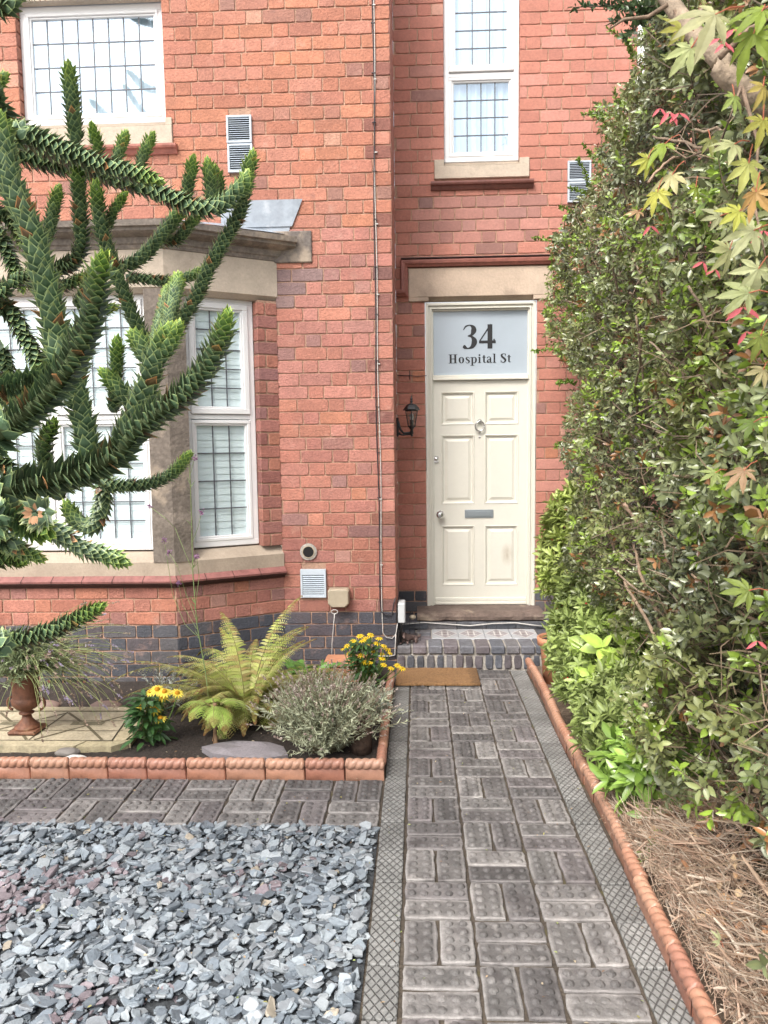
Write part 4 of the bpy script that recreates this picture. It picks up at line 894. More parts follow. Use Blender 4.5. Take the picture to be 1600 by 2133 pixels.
# rock slabs & pebbles
def stone_blob(name, c, r, m, col, label, cat, seed=0, sub=3, loc=None):
    import bmesh
    bm = bmesh.new(); bmesh.ops.create_icosphere(bm, subdivisions=sub, radius=1); V = np.array([v.co[:] for v in bm.verts]); Fs = [[v.index for v in f.verts] for f in bm.faces]; bm.free()
    k = np.array([1+.16*mnoise.noise(Vector(v*1.3)+Vector((seed, 0, 0)))+.05*mnoise.noise(Vector(v*4)+Vector((seed, 3, 0))) for v in V])[:, None]
    s = MB(); s.add(np.array(c)+V*k*np.array(r), Fs, col); return tag(s.build(name, m, None, True, (c[0], c[1], c[2]-r[2])), label, cat)
p = atZ(156, 1583, .06); stone_blob('white_pebble', (p[0], p[1], .062), (.055, .035, .022), M['pebble'], (.72, .70, .66), 'round white pebble by the terracotta edging', 'stone', 1)
p = atZ(137, 1570, .06); stone_blob('grey_pebble', (p[0], p[1]+.02, .06), (.06, .035, .022), M['pebble'], (.22, .20, .18), 'flat grey stone behind the white pebble', 'stone', 5)
p = atZ(100, 1580, .06); stone_blob('brown_pebble', (p[0], p[1], .05), (.035, .025, .015), M['pebble'], (.26, .22, .17), 'small dull brown stone left of the white pebble', 'stone', 8)
for i, (px_, py_, r) in enumerate(((285/3.2, 1180+940/3.2, .07), (690/3.2, 1180+945/3.2, .07))):
    p = atZ(px_, py_, .05); stone_blob('rock', (p[0], p[1]+.03, .05), (r*1.4, .05, .035), M['pebble'], (.24, .16, .13), ['brown rock lying left of the wall grille behind the urn', 'low brown rock lying right of the wall grille'][i], 'rock', 11+i)
# slate slab
s = MB(); out = [(420, 1553), (450, 1546), (490, 1541), (560, 1543), (590, 1552), (600, 1572), (560, 1580), (490, 1576), (440, 1566)]; P = [atZ(x, y, .07) for x, y in out]; V = [(p[0], p[1], .062+U(0, .012)) for p in P]+[(p[0], p[1], .035) for p in P]; n = len(P)
cc = np.mean(V[:n], 0)+np.array([0, 0, .01]); V += [tuple(cc)]+[tuple(cc+(np.array(v)-cc)*.6+np.array([0, 0, U(0, .012)])) for v in V[:n]]
s.add(V, [(i, (i+1) % n, 2*n+1+(i+1) % n, 2*n+1+i) for i in range(n)]+[(2*n+1+i, 2*n+1+(i+1) % n, 2*n) for i in range(n)]+[(n+i, n+(i+1) % n, (i+1) % n, i) for i in range(n)], (.24, .22, .235)); tag(s.build('slate_slab', M['slate'], None, False, tuple(P[0]*[1, 1, 0]+[0, 0, .035])), 'long purple-grey slate slab lying on the soil before the fern', 'slate slab')
# old garden slabs with an incised pattern
t = thing('patio_slab', 'worn yellowish patio of old patterned slabs under the urn', 'patio slab', (-2.2, 2.1, .04))
s = MB(); zt = .068
R4 = [(-2.98, -1.50, 1.80, 1.875), (-2.98, -1.50, 2.30, 2.375)]; cut = lambda x: x
def poly(mb, pts, z, h, col):
    n = len(pts); mb.add([(x, y, z) for x, y in pts]+[(x, y, z-h) for x, y in pts], [tuple(range(n))]+[(n+i, n+(i+1) % n, (i+1) % n, i) for i in range(n)], col)
A_, B_ = atZ(0, 1563, zt), atZ(258, 1552, zt); C_, D_ = atZ(303, 1492, zt), atZ(0, 1483, zt)
yA, yD = 1.80, 2.42; xr0 = B_[0]; xr1 = C_[0]
bw = .075
poly(s, [(-3.1, yA), (xr0-.25, yA), (xr0-.22, yA+bw), (-3.1, yA+bw)], zt, .04, (1, 1, .95)); poly(s, [(xr0-.243, yA), (xr0-.06, yA), (xr0+.0, yA+bw), (xr0-.213, yA+bw)], zt-.002, .04, (.95, .95, .85))
poly(s, [(-3.1, yD-bw), (-1.9, yD-bw), (-1.88, yD), (-3.1, yD)], zt, .04, (1.0, 1, .95)); poly(s, [(-1.893, yD-bw), (xr1-.02, yD-bw), (xr1-.06, yD), (-1.873, yD)], zt+.001, .04, (.95, .95, .9))
poly(s, [(xr0-.08, yA+bw+.006), (xr0+.01, yA+bw+.006), (xr1+.0, yD-bw-.006), (xr1-.10, yD-bw-.006)], zt, .04, (1.05, 1.03, .95))
poly(s, [(-3.1, yA+bw+.006), (xr0-.088, yA+bw+.006), (xr1-.108, yD-bw-.006), (-3.1, yD-bw-.006)], zt-.003, .04, (1, 1, 1)); s.build('slab', M['slab'], t)
s = MB(); ya, yb = yA+bw+.02, yD-bw-.02; W_ = .011
def gline(p, q, w_, dz, col=(.30, .29, .24)):
    p, q = np.array(p, float), np.array(q, float); tt = nrm(q-p); n_ = np.array([-tt[1], tt[0]])*w_/2
    s.add([(*(p+n_), zt-.003+dz), (*(p-n_), zt-.003+dz), (*(q-n_), zt-.003+dz), (*(q+n_), zt-.003+dz)], [(0, 1, 2, 3)], col)
for i in range(7):
    x0 = -1.56-i*.40; 
    gline((x0, yb), (x0-.20, (ya+yb)/2), .016, .0010+i*.00002); gline((x0-.20, (ya+yb)/2), (x0-.40, yb), .016, .0012+i*.00002); gline((x0-.03, ya), (x0-.20, (ya+yb)/2), .016, .0014+i*.00002); gline((x0-.20, (ya+yb)/2), (x0-.39, ya), .016, .0016+i*.00002)
    gline((x0-.12, (ya+yb)/2+.03), (x0-.30, (ya+yb)/2+.035), .05, .0018+i*.00002, (.42, .43, .38)); gline((x0-.415, ya), (x0-.405, yb), .008, .0020, (.15, .14, .10))
gline((-3.1, ya-.018), (xr0-.08, ya-.018), .008, .0046, (.12, .11, .07)); gline((-3.1, yb+.018), (xr1-.11, yb+.018), .008, .0046, (.12, .11, .07)); gline((xr0-.084, ya-.018), (xr1-.104, yb+.018), .009, .0048, (.12, .11, .07))
for k_ in (.3, .66): gline((-3.1, ya+(yb-ya)*k_), (xr0-.07+(xr1-xr0)*k_, ya+(yb-ya)*k_), .006, .0042, (.2, .19, .14))
s.build('incised_pattern', M['slab'], t)
# wall grille in the bay plinth
t = thing('wall_grille', 'dark rusty opening with a broken grille in the blue plinth behind the urn', 'wall grille', (-2.0, 3.03, .1)); a = atY(105, 1470, 3.03); b = atY(180, 1437, 3.03)
s = MB(); s.box(a[0], b[0], 3.026, 3.0345, .06, b[2]); s.build('opening', M['dark'], t); s = MB()
s.box(a[0]-.004, a[0]+.014, 3.012, 3.027, .05, b[2]+.004); s.box(b[0]-.012, b[0]+.004, 3.012, 3.027, .05, b[2]+.004); s.box(a[0]+.014, b[0]-.012, 3.013, 3.027, b[2]-.012, b[2]+.003)
for i in range(1, 5): x = a[0]+(b[0]-a[0])*i/5; s.box(x-.003, x+.003, 3.016, 3.026, .05, b[2]-.012)
s.build('bars', M['rust'], t)
# rusty urn
uc = np.array([atZ(46, 1530, .07)[0], 2.02, .066])
t = thing('garden_urn', 'rusty cast iron urn on a worn foot standing on the patio slabs', 'urn', uc)
s = MB(); s.box(uc[0]-.075, uc[0]+.075, uc[1]-.075, uc[1]+.075, uc[2], uc[2]+.022, (1.2, 1, .9), .006); s.lathe(uc+[0, 0, .02], [(.068, 0), (.066, .012), (.045, .03), (.028, .05), (.022, .075)], 24, (1.1, .95, .85)); s.build('foot', M['rust'], t, True)
s = MB(); s.lathe(uc+[0, 0, .092], [(.022, 0), (.038, .008), (.040, .014), (.028, .020), (.028, .026), (.055, .040), (.072, .060), (.076, .085), (.068, .094), (.066, .10), (.067, .16), (.070, .215), (.080, .235), (.088, .24), (.086, .252), (.076, .250), (.070, .235), (.01, .23)], 28); s.build('bowl', M['rust'], t, True)
for sg in (-1, 1):
    s = MB(); s.tube([uc+np.array([sg*(.074+.028*math.sin(q)), 0, .165+.035*math.cos(q)-.01]) for q in np.linspace(0, math.pi, 9)], .007, 6); s.build('handle', M['rust'], t, True)
# little figure on the step: dog lying with its head turned to the path
def skin(name, verts, edges, m, parent=None, loc=None, sub=1):
    me = bpy.data.meshes.new(name); T = OFF[parent] if parent is not None else np.array(loc); me.from_pydata([tuple(np.array(v[:3])-T) for v in verts], edges, [])
    o = link(name, me, m, parent, loc); me.attributes.new('Col', 'FLOAT_COLOR', 'POINT').data.foreach_set('color', np.ones(len(verts)*4))
    md = o.modifiers.new('skin', 'SKIN'); md.use_smooth_shade = True
    for i, v in enumerate(verts): me.skin_vertices[0].data[i].radius = (v[3], v[3])
    me.skin_vertices[0].data[0].use_root = True; sb = o.modifiers.new('sub', 'SUBSURF'); sb.levels = sb.render_levels = sub+1; return o
g = np.array([-.02, 3.56, .172]); q = lambda x, y, z, r: (g[0]+x, g[1]+y, g[2]+z, r)
dv = [q(.045, .03, .028, .022), q(.01, .0, .032, .024), q(-.025, -.015, .040, .021), q(-.035, -.03, .062, .016), q(-.033, -.05, .062, .018), q(-.028, -.075, .052, .010), q(-.022, -.088, .050, .007), q(-.045, -.05, .012, .009), q(-.055, -.075, .006, .007), q(-.005, -.05, .012, .009), q(-.002, -.078, .006, .007), q(.06, .0, .012, .011), q(.055, -.035, .006, .007), q(.075, .045, .026, .008), q(.092, .05, .045, .005), q(-.048, -.045, .078, .006), q(-.020, -.045, .080, .006)]
de = [(0, 1), (1, 2), (2, 3), (3, 4), (4, 5), (5, 6), (2, 7), (7, 8), (2, 9), (9, 10), (0, 11), (11, 12), (0, 13), (13, 14), (4, 15), (4, 16)]
tag(skin('dog_figure', dv, de, M['figure'], None, (g[0], g[1], .17)), 'small dark cast dog figure lying on the left end of the door step', 'figurine')
# wire stand behind it
t = thing('wire_stand', 'thin black wire basket stand holding a pale shell against the return wall', 'wire stand', (-.02, 3.72, .17)); s = MB()
for x in (-.085, -.05, -.01, .03, .065): s.tube([(x, 3.72, .171), (x, 3.72, .29+.02*math.sin(x*30))], .0018, 5)
for z in (.20, .24, .28): s.tube([(-.085, 3.72, z), (.065, 3.722, z)], .0018, 5)
s.tube([(-.01, 3.72, .28), (-.008, 3.72, .35), (.005, 3.72, .37), (.012, 3.72, .355)], .002, 5); s.tube([(.065, 3.72, .2), (.068, 3.60, .172)], .002, 5); s.tube([(-.085, 3.72, .2), (-.088, 3.64, .172)], .002, 5); s.build('wirework', M['black'], t)
s = MB(); s.lathe((.012, 3.722, .30), [(.004, 0), (.022, .012), (.024, .026), (.01, .036)], 10, (1.2, 1, .85)); s.build('shell', M['beige'], t, True)
# weathered log standing behind the lavender
lc = np.array([-.235, 1.83, .03]); s = MB(); s.lathe(lc, [(.055, 0), (.052, .06), (.054, .12), (.05, .17), (.04, .172)], 22, (.35, .28, .25)); tag(s.build('log', M['bark'], None, True, lc), 'short dark upright log in the corner of the flower bed', 'log')
# half-buried terracotta pot in the bed behind the ferns
pc2 = atZ(712, 1440, .05); pc2[1] = 3.1; t = thing('buried_pot', 'faded terracotta planter behind the fern, nearly hidden by foliage', 'pot', (-.42, 3.12, .03)); s = MB(); s.box(-.56, -.25, 3.02, 3.24, .03, .14, (.8, 1.05, 1.2), .01); s.box(-.57, -.24, 3.01, 3.25, .135, .165, (.85, 1.1, 1.25), .01); s.build('planter_body', M['pot'], t)
# ================================================================= GARDEN PLANTS
def arch(p0, az, L_, rise, droop, n=14):
    """curved stem in a vertical plane"""
    d = np.array([math.cos(az), math.sin(az), 0]); ts = np.linspace(0, 1, n); P = []; p = np.array(p0, float); ang = rise
    for i in range(n): P.append(p.copy()); p = p+(d*math.cos(ang)+Zv*math.sin(ang))*L_/(n-1); ang -= droop/(n-1)
    return np.array(P)
def frond(lv, st, P, wmax, cols, tipcol, npin=34):
    n = len(P); T = nrm(np.gradient(P, axis=0)); seg = np.linspace(.12, .99, npin); st.tube(P, np.linspace(.0035, .0008, n), 5, (.22, .20, .07))
    for k, s_ in enumerate(seg):
        i = s_*(n-1); i0 = min(int(i), n-2); f = i-i0; p = P[i0]*(1-f)+P[i0+1]*f; t_ = nrm(T[i0]*(1-f)+T[i0+1]*f)
        side0 = nrm(np.cross(t_, Zv)); up_ = np.cross(side0, t_); W_ = wmax*math.sin(math.pi*min(1, (s_*.93+.10))**.8)+.006
        for sg in (-1, 1):
            d = nrm(side0*sg+t_*.45-up_*.18+rng.normal(0, .06, 3)); L_ = W_*U(.85, 1.1); m = max(4, int(L_/.0085)); q = np.linspace(.06, .98, m)
            curl = -.25*q**2*L_
            base = p+d*q[:, None]*L_+Zv*curl[:, None]
            c = cols[random.randrange(len(cols))]*U(.8, 1.2); br = max(0, (s_-.62)/.38)*U(0, 1.5); c = np.array(c)*(1-min(br, 1))+np.array(tipcol)*min(br, 1)
            s2 = nrm(np.cross(d, up_)); LL = .0145*(1-q*.55)*(wmax/.06)**.5
            for h in (-1, 1): lv.put(*BLADE, base, np.tile(nrm(s2*h+d*.5), (m, 1)), np.tile(up_, (m, 1)), LL*1.0, LL*.62, c)
def fern(c, n, L_, wmax, label, az0=0, spread=2*math.pi, seed=1, cols=None, rise=(.72, 1.42), azs=None):
    random.seed(seed); t = thing('fern', label, 'fern', c)
    cols = cols or [(.40, .44, .11), (.46, .48, .15), (.33, .40, .10), (.50, .49, .20), (.40, .31, .12)]; cols = [np.array(k) for k in cols]
    for i in range(n):
        az = (azs[i] if azs else az0+spread*(i+.5*U(-1, 1))/n); lv = LV(); st = MB(); ln = L_*U(.6, 1.1)*(.62 if (math.sin(az) < -.35 and n > 20) else 1)
        P = arch(np.array(c)+[.03*math.cos(az), .03*math.sin(az), 0], az, ln, U(*rise), U(1.0, 2.3)); frond(lv, st, P, wmax*U(.85, 1.1), cols, (.20, .10, .035))
        o = lv.build('frond', M['leaf_dull'], t); st.build('frond_stalk', M['leaf_dull'], o)
fern((-.93, 2.36, .05), 74, .80, .070, 'large yellow-green fern with browning tips in front of the low vent', seed=3)
fern((-1.0, 1.93, .24), 8, .22, .05, 'small bright fern raised on a bare brown stem before the slate slab', seed=5, rise=(.3, .7), cols=[(.30, .42, .08), (.36, .46, .12)])
o = MB(); o.tube([(-1.0, 1.93, .03), (-1.005, 1.93, .1), (-.998, 1.93, .18), (-1.0, 1.93, .25)], [.011, .008, .008, .010], 8, (1.5, 1.2, .9)); 
for i in range(7): a = U(0, 6.28); o.tube([(-1.0, 1.93, .03+.03*i), (-1.0+.012*math.cos(a), 1.93+.012*math.sin(a), .05+.03*i), (-1.0+.018*math.cos(a), 1.93+.018*math.sin(a), .02+.03*i)], .0025, 4, (1.6, 1.2, .8))
ferns = [k for k in bpy.data.objects if k.name.startswith('fern') and k.parent is None]; o.build('stem', M['bark'], ferns[-1])
# daisies
def daisy(lv, st, c, nrm_, R_, col, disc, n=12, dr=.008, dh=.006, reflex=-.1):
    nrm_ = nrm(nrm_); a = nrm(np.cross(nrm_, [0.3, 1, .2])); b = np.cross(nrm_, a); th = np.linspace(0, 2*math.pi, n, endpoint=False)+U(0, 1)
    D = np.cos(th)[:, None]*a+np.sin(th)[:, None]*b+nrm_*reflex; lv.put(*LEAF, np.tile(c, (n, 1))+D*dr*.5, D, np.tile(nrm_, (n, 1)), R_*rng.uniform(.85, 1.1, n), R_*.38, np.array(col)*rng.uniform(.85, 1.1, (n, 1)))
    V = []; m = 10
    for r, h in ((1.05, -.2), (1, .3), (.75, .8), (.3, 1.05)): V += [c+nrm_*h*dh+(math.cos(6.283*k/m)*a+math.sin(6.283*k/m)*b)*dr*r for k in range(m)]
    st.add(V, [(i*m+k, i*m+(k+1) % m, (i+1)*m+(k+1) % m, (i+1)*m+k) for i in range(3) for k in range(m)]+[tuple(3*m+k for k in range(m))], disc)
def flower_clump(c, h, heads, R_, col, disc, label, leafcol, leafL, nleaf, spread, seed, dr=.008, dh=.006, n=12, lw=.35, parts=True, topleaf=.75):
    random.seed(seed); t = thing('flowering_plant', label, 'flowering plant', c); c = np.array(c, float); st = MB(); lv = LV()
    for (dx, dy, dz) in heads:
        p = c+[dx, dy, h+dz]; b = c+[dx*.2, dy*.2, 0]; mid = (p+b)/2+[dx*.25, dy*.2, .01]; P = [b*(1-q)**2+2*mid*q*(1-q)+p*q*q for q in np.linspace(0, 1, 9)]; st.tube(P, [.003]*9, 5, (.12, .20, .05))
        fl, ds = LV(), MB(); daisy(fl, ds, p, np.array([dx*1.2+U(-.15, .15), -.35+U(-.2, .15), .95]), R_*U(.85, 1.1), col, disc, n=n, dr=dr, dh=dh, reflex=U(-.25, .05))
        o = fl.build('flower', M['petal'], t); ds.build('flower_disc', M['petal'], o, True)
    k = nleaf; th = rng.uniform(0, 6.283, k); hh = rng.uniform(0, 1, k)**.8*h*topleaf; rr = rng.uniform(.1, 1, k)*spread*(1-.45*hh/h)
    P = c+np.stack([np.cos(th)*rr*.7, np.sin(th)*rr*.7, hh+.01], 1); D = np.stack([np.cos(th), np.sin(th), rng.uniform(-.7, .5, k)], 1)
    lv.put(*LEAF, P, D, np.stack([rng.normal(0, .3, k), rng.normal(-.2, .3, k), np.ones(k)], 1), leafL*rng.uniform(.6, 1.15, k), leafL*lw*rng.uniform(.8, 1.2, k), np.array(leafcol)*rng.uniform(.6, 1.3, (k, 1)), LEAF_TINT)
    for i in range(0, k, 4): st.tube([c+(P[i]-c)*[.15, .15, 0], c+(P[i]-c)*[.6, .6, .75], P[i]], .0018, 4, (.10, .17, .05))
    lv.build('leaves', M['leaf'], t); st.build('stem', M['leaf_dull'], t)
fc = np.array([-1.36, 1.93, .045]); heads = []
for px_, py_ in ((293, 1470), (325, 1475), (338, 1452), (328, 1435), (346, 1437), (373, 1440), (308, 1446), (340, 1490)):
    p = atY(px_, py_, 1.93); heads.append((p[0]-fc[0], U(-.05, .05), p[2]-fc[2]-.33))
flower_clump(fc, .33, heads, .036, (.85, .70, .10), (.62, .30, .02), 'leafy plant with broad yellow daisies and orange domes at the corner of the slabs', (.045, .11, .035), .085, 190, .13, 12, dr=.013, dh=.013, n=13, topleaf=.72)
fc = np.array([-.30, 2.95, .05]); heads = []; random.seed(4)
for px_, py_ in [(772, 1322), (755, 1335), (735, 1335), (790, 1330), (800, 1345), (765, 1345), (745, 1352), (778, 1356), (795, 1362), (722, 1345), (728, 1360), (752, 1365), (760, 1378), (770, 1380), (808, 1352), (812, 1360), (800, 1385), (815, 1392), (828, 1386), (838, 1392), (785, 1340), (740, 1345), (716, 1352), (762, 1330), (750, 1325), (796, 1372)]:
    Y_ = 2.95+U(-.1, .1)-(.25 if py_ > 1383 else 0); p = atY(px_, py_, Y_); heads.append((p[0]-fc[0], Y_-fc[1], p[2]-fc[2]-.36))
flower_clump(fc, .36, heads, .024, (.84, .60, .02), (.60, .36, .03), 'clump of small deep yellow daisies at the back of the bed by the path', (.05, .12, .04), .07, 170, .16, 15, dr=.007, dh=.006, n=9)
# lavender / curry bush
def herb_bush(name, c, R_, h, nst, label, lcol, hcol, seed, leaf=.028, headh=.02, cat='lavender', arching=0, headp=.6, top=None, dirs=None, leafden=14, hl=.02):
    random.seed(seed); t = thing(name, label, cat, c); c = np.array(c, float); st = MB(); lv = LV(); hd = LV()
    for i in range(nst):
        az = U(0, 6.283); tilt = abs(random.gauss(0, .55)); tilt = min(tilt, 1.45); 
        if dirs: az, tilt = dirs(i)
        ln = h*U(.7, 1.15)*(1+.15*math.sin(tilt)); P = arch(c+[R_*.35*math.cos(az)*U(0, 1), R_*.35*math.sin(az)*U(0, 1), 0], az, ln, math.pi/2-tilt*.8, .25+arching*U(.6, 1.3), 9)
        P[1:-1] += rng.normal(0, .005, (7, 3)); st.tube(P, np.linspace(.0022, .0009, 9), 4, np.array([.24, .21, .13])*U(.7, 1.2), cap=False); T = nrm(np.gradient(P, axis=0))
        k = leafden; q = rng.uniform(.15, .86, k)*8; i0 = q.astype(int); f = (q-i0)[:, None]; pp = P[i0]*(1-f)+P[i0+1]*f; D = T[i0]*.75+onb_rand(k)*.75
        lv.put(*BLADE, pp, D, onb_rand(k), leaf*rng.uniform(.5, 1.2, k), .0068*rng.uniform(.7, 1.2, k), np.array(lcol)*rng.uniform(.6, 1.35, (k, 1)))
        if random.random() < headp:
            m = 16; qq = rng.uniform(0, 1, m); pe = P[-1]-T[-1]*hl*1.0+T[-1]*qq[:, None]*hl*1.6; hd.put(*BLADE, pe, onb_rand(m)+T[-1]*.6, onb_rand(m), headh*.42, headh*.3, np.array(hcol[random.randrange(len(hcol))])*rng.uniform(.7, 1.3, (m, 1)))
    st.build('stem', M['leaf_dull'], t); lv.build('foliage', M['leaf_dull'], t); hd.build('flower_head', M['leaf_dull'], t); return t
herb_bush('lavender_bush', (-.42, 1.86, .03), .24, .36, 720, 'rounded grey-green lavender bush with faded brown heads at the path corner of the bed', (.47, .50, .35), [(.46, .36, .32), (.42, .36, .28), (.52, .45, .40), (.36, .28, .24)], 21, leaf=.034, leafden=34, headp=.6)
herb_bush('silver_plant', (-.20, 2.28, .04), .08, .20, 90, 'small silvery woolly plant spilling onto the edging beside the path', (.50, .54, .44), [(.45, .48, .40)], 22, leaf=.035, leafden=26, headp=.0 or .05)
herb_bush('silver_plant', (-1.42, 2.45, .04), .05, .26, 30, 'thin silver-leaved plant behind the broad yellow daisies', (.42, .45, .40), [(.4, .42, .38)], 23, leaf=.028, leafden=24, headp=.1)
herb_bush('urn_lavender', tuple(uc+[0, 0, .30]), .13, .27, 560, 'lavender filling the rusty urn and arching far out on thin stems', (.33, .40, .22), [(.40, .33, .42), (.34, .26, .2)], 24, leaf=.045, leafden=20, headp=.2, arching=.9)
tl = [k for k in bpy.data.objects if k.name.startswith('urn_lavender')][0]; st = MB(); hd = LV(); random.seed(31)
for i in range(130):
    az = U(-1.0, .9) if i % 4 else U(0, 6.28); P = arch(uc+[U(-.04, .04), U(-.04, .04), .33], az, U(.30, .62), U(.1, 1.2), U(.7, 1.9), 12); st.tube(P, np.linspace(.0019, .0012, 12), 4, np.array([.30, .34, .14])*U(.8, 1.2), cap=False); T = nrm(P[-1]-P[-2]); m = 26; q = rng.uniform(0, 1, m)
    hd.put(*BLADE, P[-1]-T*.01+T*q[:, None]*.038, onb_rand(m)+T*.7, onb_rand(m), .009, .006, np.array(random.choice([(.42, .32, .26), (.36, .27, .21), (.44, .38, .50), (.46, .38, .30)]))*rng.uniform(.7, 1.3, (m, 1)))
st.build('flower_stem', M['leaf_dull'], tl); hd.build('flower_head', M['leaf_dull'], tl)
# tall wiry verbena
t = thing('verbena', 'tall wiry verbena with tiny purple heads rising in front of the bay pier', 'verbena', (-1.28, 2.2, .04)); st = MB(); hd = LV(); random.seed(8)
def vp(x, y, Y=2.2): return atY(x, y, Y)
main = [(440, 1480), (428, 1400), (410, 1300), (402, 1200), (400, 1130), (398, 1050), (396, 1000), (393, 960)]
P = [vp(*q) for q in main]; P[0][2] = .04; st.tube(P, np.linspace(.0038, .0015, len(P)), 5, (.26, .34, .14)); hs_ = []
for pts in ([(408, 1290), (385, 1230), (370, 1180), (352, 1150)], [(402, 1190), (385, 1150), (365, 1100), (345, 1080), (312, 1055)], [(400, 1130), (412, 1100), (420, 1068)], [(406, 1270), (415, 1200), (410, 1160)], [(398, 1050), (396, 990), (405, 955)], [(410, 1310), (380, 1260), (372, 1215)], [(415, 1330), (385, 1300), (360, 1240), (342, 1125)]):
    Q = [vp(*q, 2.2+U(-.04, .04)) for q in pts]; st.tube(Q, [.0014]*len(Q), 4, (.28, .36, .15)); hs_.append(Q[-1])
hs_.append(P[-1]+[-.01, 0, .0])
for h_ in hs_: m = 30; hd.put(*BLADE, h_+rng.normal(0, .006, (m, 3)), onb_rand(m), onb_rand(m), .010, .008, np.array([(.36, .20, .34)])*rng.uniform(.6, 1.3, (m, 1)))
m = 26; q = rng.uniform(1, 5.9, m); i0 = q.astype(int); f = (q-i0)[:, None]; PA = np.array(P); D = onb_rand(m)*[1, .5, .3]+[0, 0, .9]; hd2 = LV(); hd2.put(*BLADE, PA[i0]*(1-f)+PA[i0+1]*f, D, onb_rand(m), .05, .004, (.22, .32, .12))
st.build('stem', M['leaf_dull'], t); hd.build('flower_head', M['petal'], t); hd2.build('leaves', M['leaf_dull'], t)
# broad green leaves between fern and lavender
def leafy(name, c, n, L_, wr, R_, h, col, label, cat, seed, m='leaf', up=.6):
    t = thing(name, label, cat, c); lv = LV(); c = np.array(c, float); th = rng.uniform(0, 6.283, n); rr = R_*rng.uniform(.1, 1, n); hh = h*rng.uniform(0, 1, n)
    P = c+np.stack([np.cos(th)*rr, np.sin(th)*rr, hh], 1); D = np.stack([np.cos(th), np.sin(th), rng.uniform(-.2, 1, n)*up+.2], 1); lv.put(*LEAF, P, D, onb_rand(n)*.5+[0, -.2, 1], L_*rng.uniform(.6, 1.2, n), L_*wr, np.array(col)*rng.uniform(.7, 1.25, (n, 1)), LEAF_TINT)
    st = MB()
    for i in range(0, n): st.tube([c+(P[i]-c)*[.1, .1, 0], c+(P[i]-c)*[.55, .55, .6], P[i]], .0022, 4, np.array(col)*1.1, cap=False)
    lv.build('leaves', M[m], t); st.build('stem', M['leaf_dull'], t); return t
leafy('foxglove', (-.55, 2.45, .06), 34, .12, .42, .12, .26, (.13, .27, .06), 'broad soft green leaves between the fern and the lavender bush', 'leafy plant', 3)
leafy('ground_ivy', (-1.20, 2.62, .04), 40, .05, .6, .16, .08, (.16, .12, .06), 'low dull brown-green growth under the fern', 'leafy plant', 4)
for i, (px_, py_) in enumerate(((480, 1490), (560, 1470))):
    p = atZ(px_, py_, .05); leafy('seedling', (p[0], p[1], .04), 14, .05, .5, .06, .05, (.12, .22, .05), ['small green seedling on the bare soil under the fern fronds', 'small green seedling deep between the fern and the grey bush'][i], 'leafy plant', 5)
# ================================================================= MONKEY PUZZLE TREE
random.seed(41); rng = np.random.default_rng(41)
NEED = (np.array([(0, -.42, -.02), (0, .42, -.02), (.38, -.50, .02), (.38, 0, .07), (.38, .50, .02), (.72, -.23, .02), (.72, 0, .06), (.72, .23, .02), (1.08, 0, .04), (0, 0, .04), (.38, -.38, .036), (.38, .38, .036), (.72, -.13, .036), (.72, .13, .036), (0, -.32, .0), (0, .32, 0)]),
        [[(5, 8, 12), (12, 8, 6), (6, 8, 13), (13, 8, 7)], [(0, 2, 10, 14), (14, 10, 3, 9), (9, 3, 11, 15), (15, 11, 4, 1), (2, 5, 12, 10), (10, 12, 6, 3), (3, 6, 13, 11), (11, 13, 7, 4)]])
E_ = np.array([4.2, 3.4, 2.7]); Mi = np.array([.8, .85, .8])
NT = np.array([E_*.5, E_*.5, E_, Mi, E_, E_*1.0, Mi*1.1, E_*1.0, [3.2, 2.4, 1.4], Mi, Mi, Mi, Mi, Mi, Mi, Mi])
tree = thing('monkey_puzzle_tree', 'dark green monkey puzzle tree with spiky scaled branches reaching over the slate bed', 'monkey puzzle tree', (-2.15, .55, 0))
trunk_path = [(-2.15, .55, -.05), (-2.14, .56, .8), (-2.16, .54, 1.8), (-2.13, .55, 3.0), (-2.15, .55, 4.6), (-2.14, .55, 6.6)]
s = MB(); s.tube(trunk_path, [.13, .115, .105, .09, .07, .02], 18, (.8, .75, .7)); s.build('trunk', M['bark'], tree, True)
def smooth_path(P, n):
    P = np.array(P, float); m = len(P); t = np.linspace(0, m-1, n); out = []
    for q in t:
        i = min(int(q), m-2); f = q-i; p0, p1, p2, p3 = P[max(i-1, 0)], P[i], P[i+1], P[min(i+2, m-1)]
        out.append(.5*((2*p1)+(-p0+p2)*f+(2*p0-5*p1+4*p2-p3)*f*f+(-p0+3*p1-3*p2+p3)*f**3))
    return np.array(out)
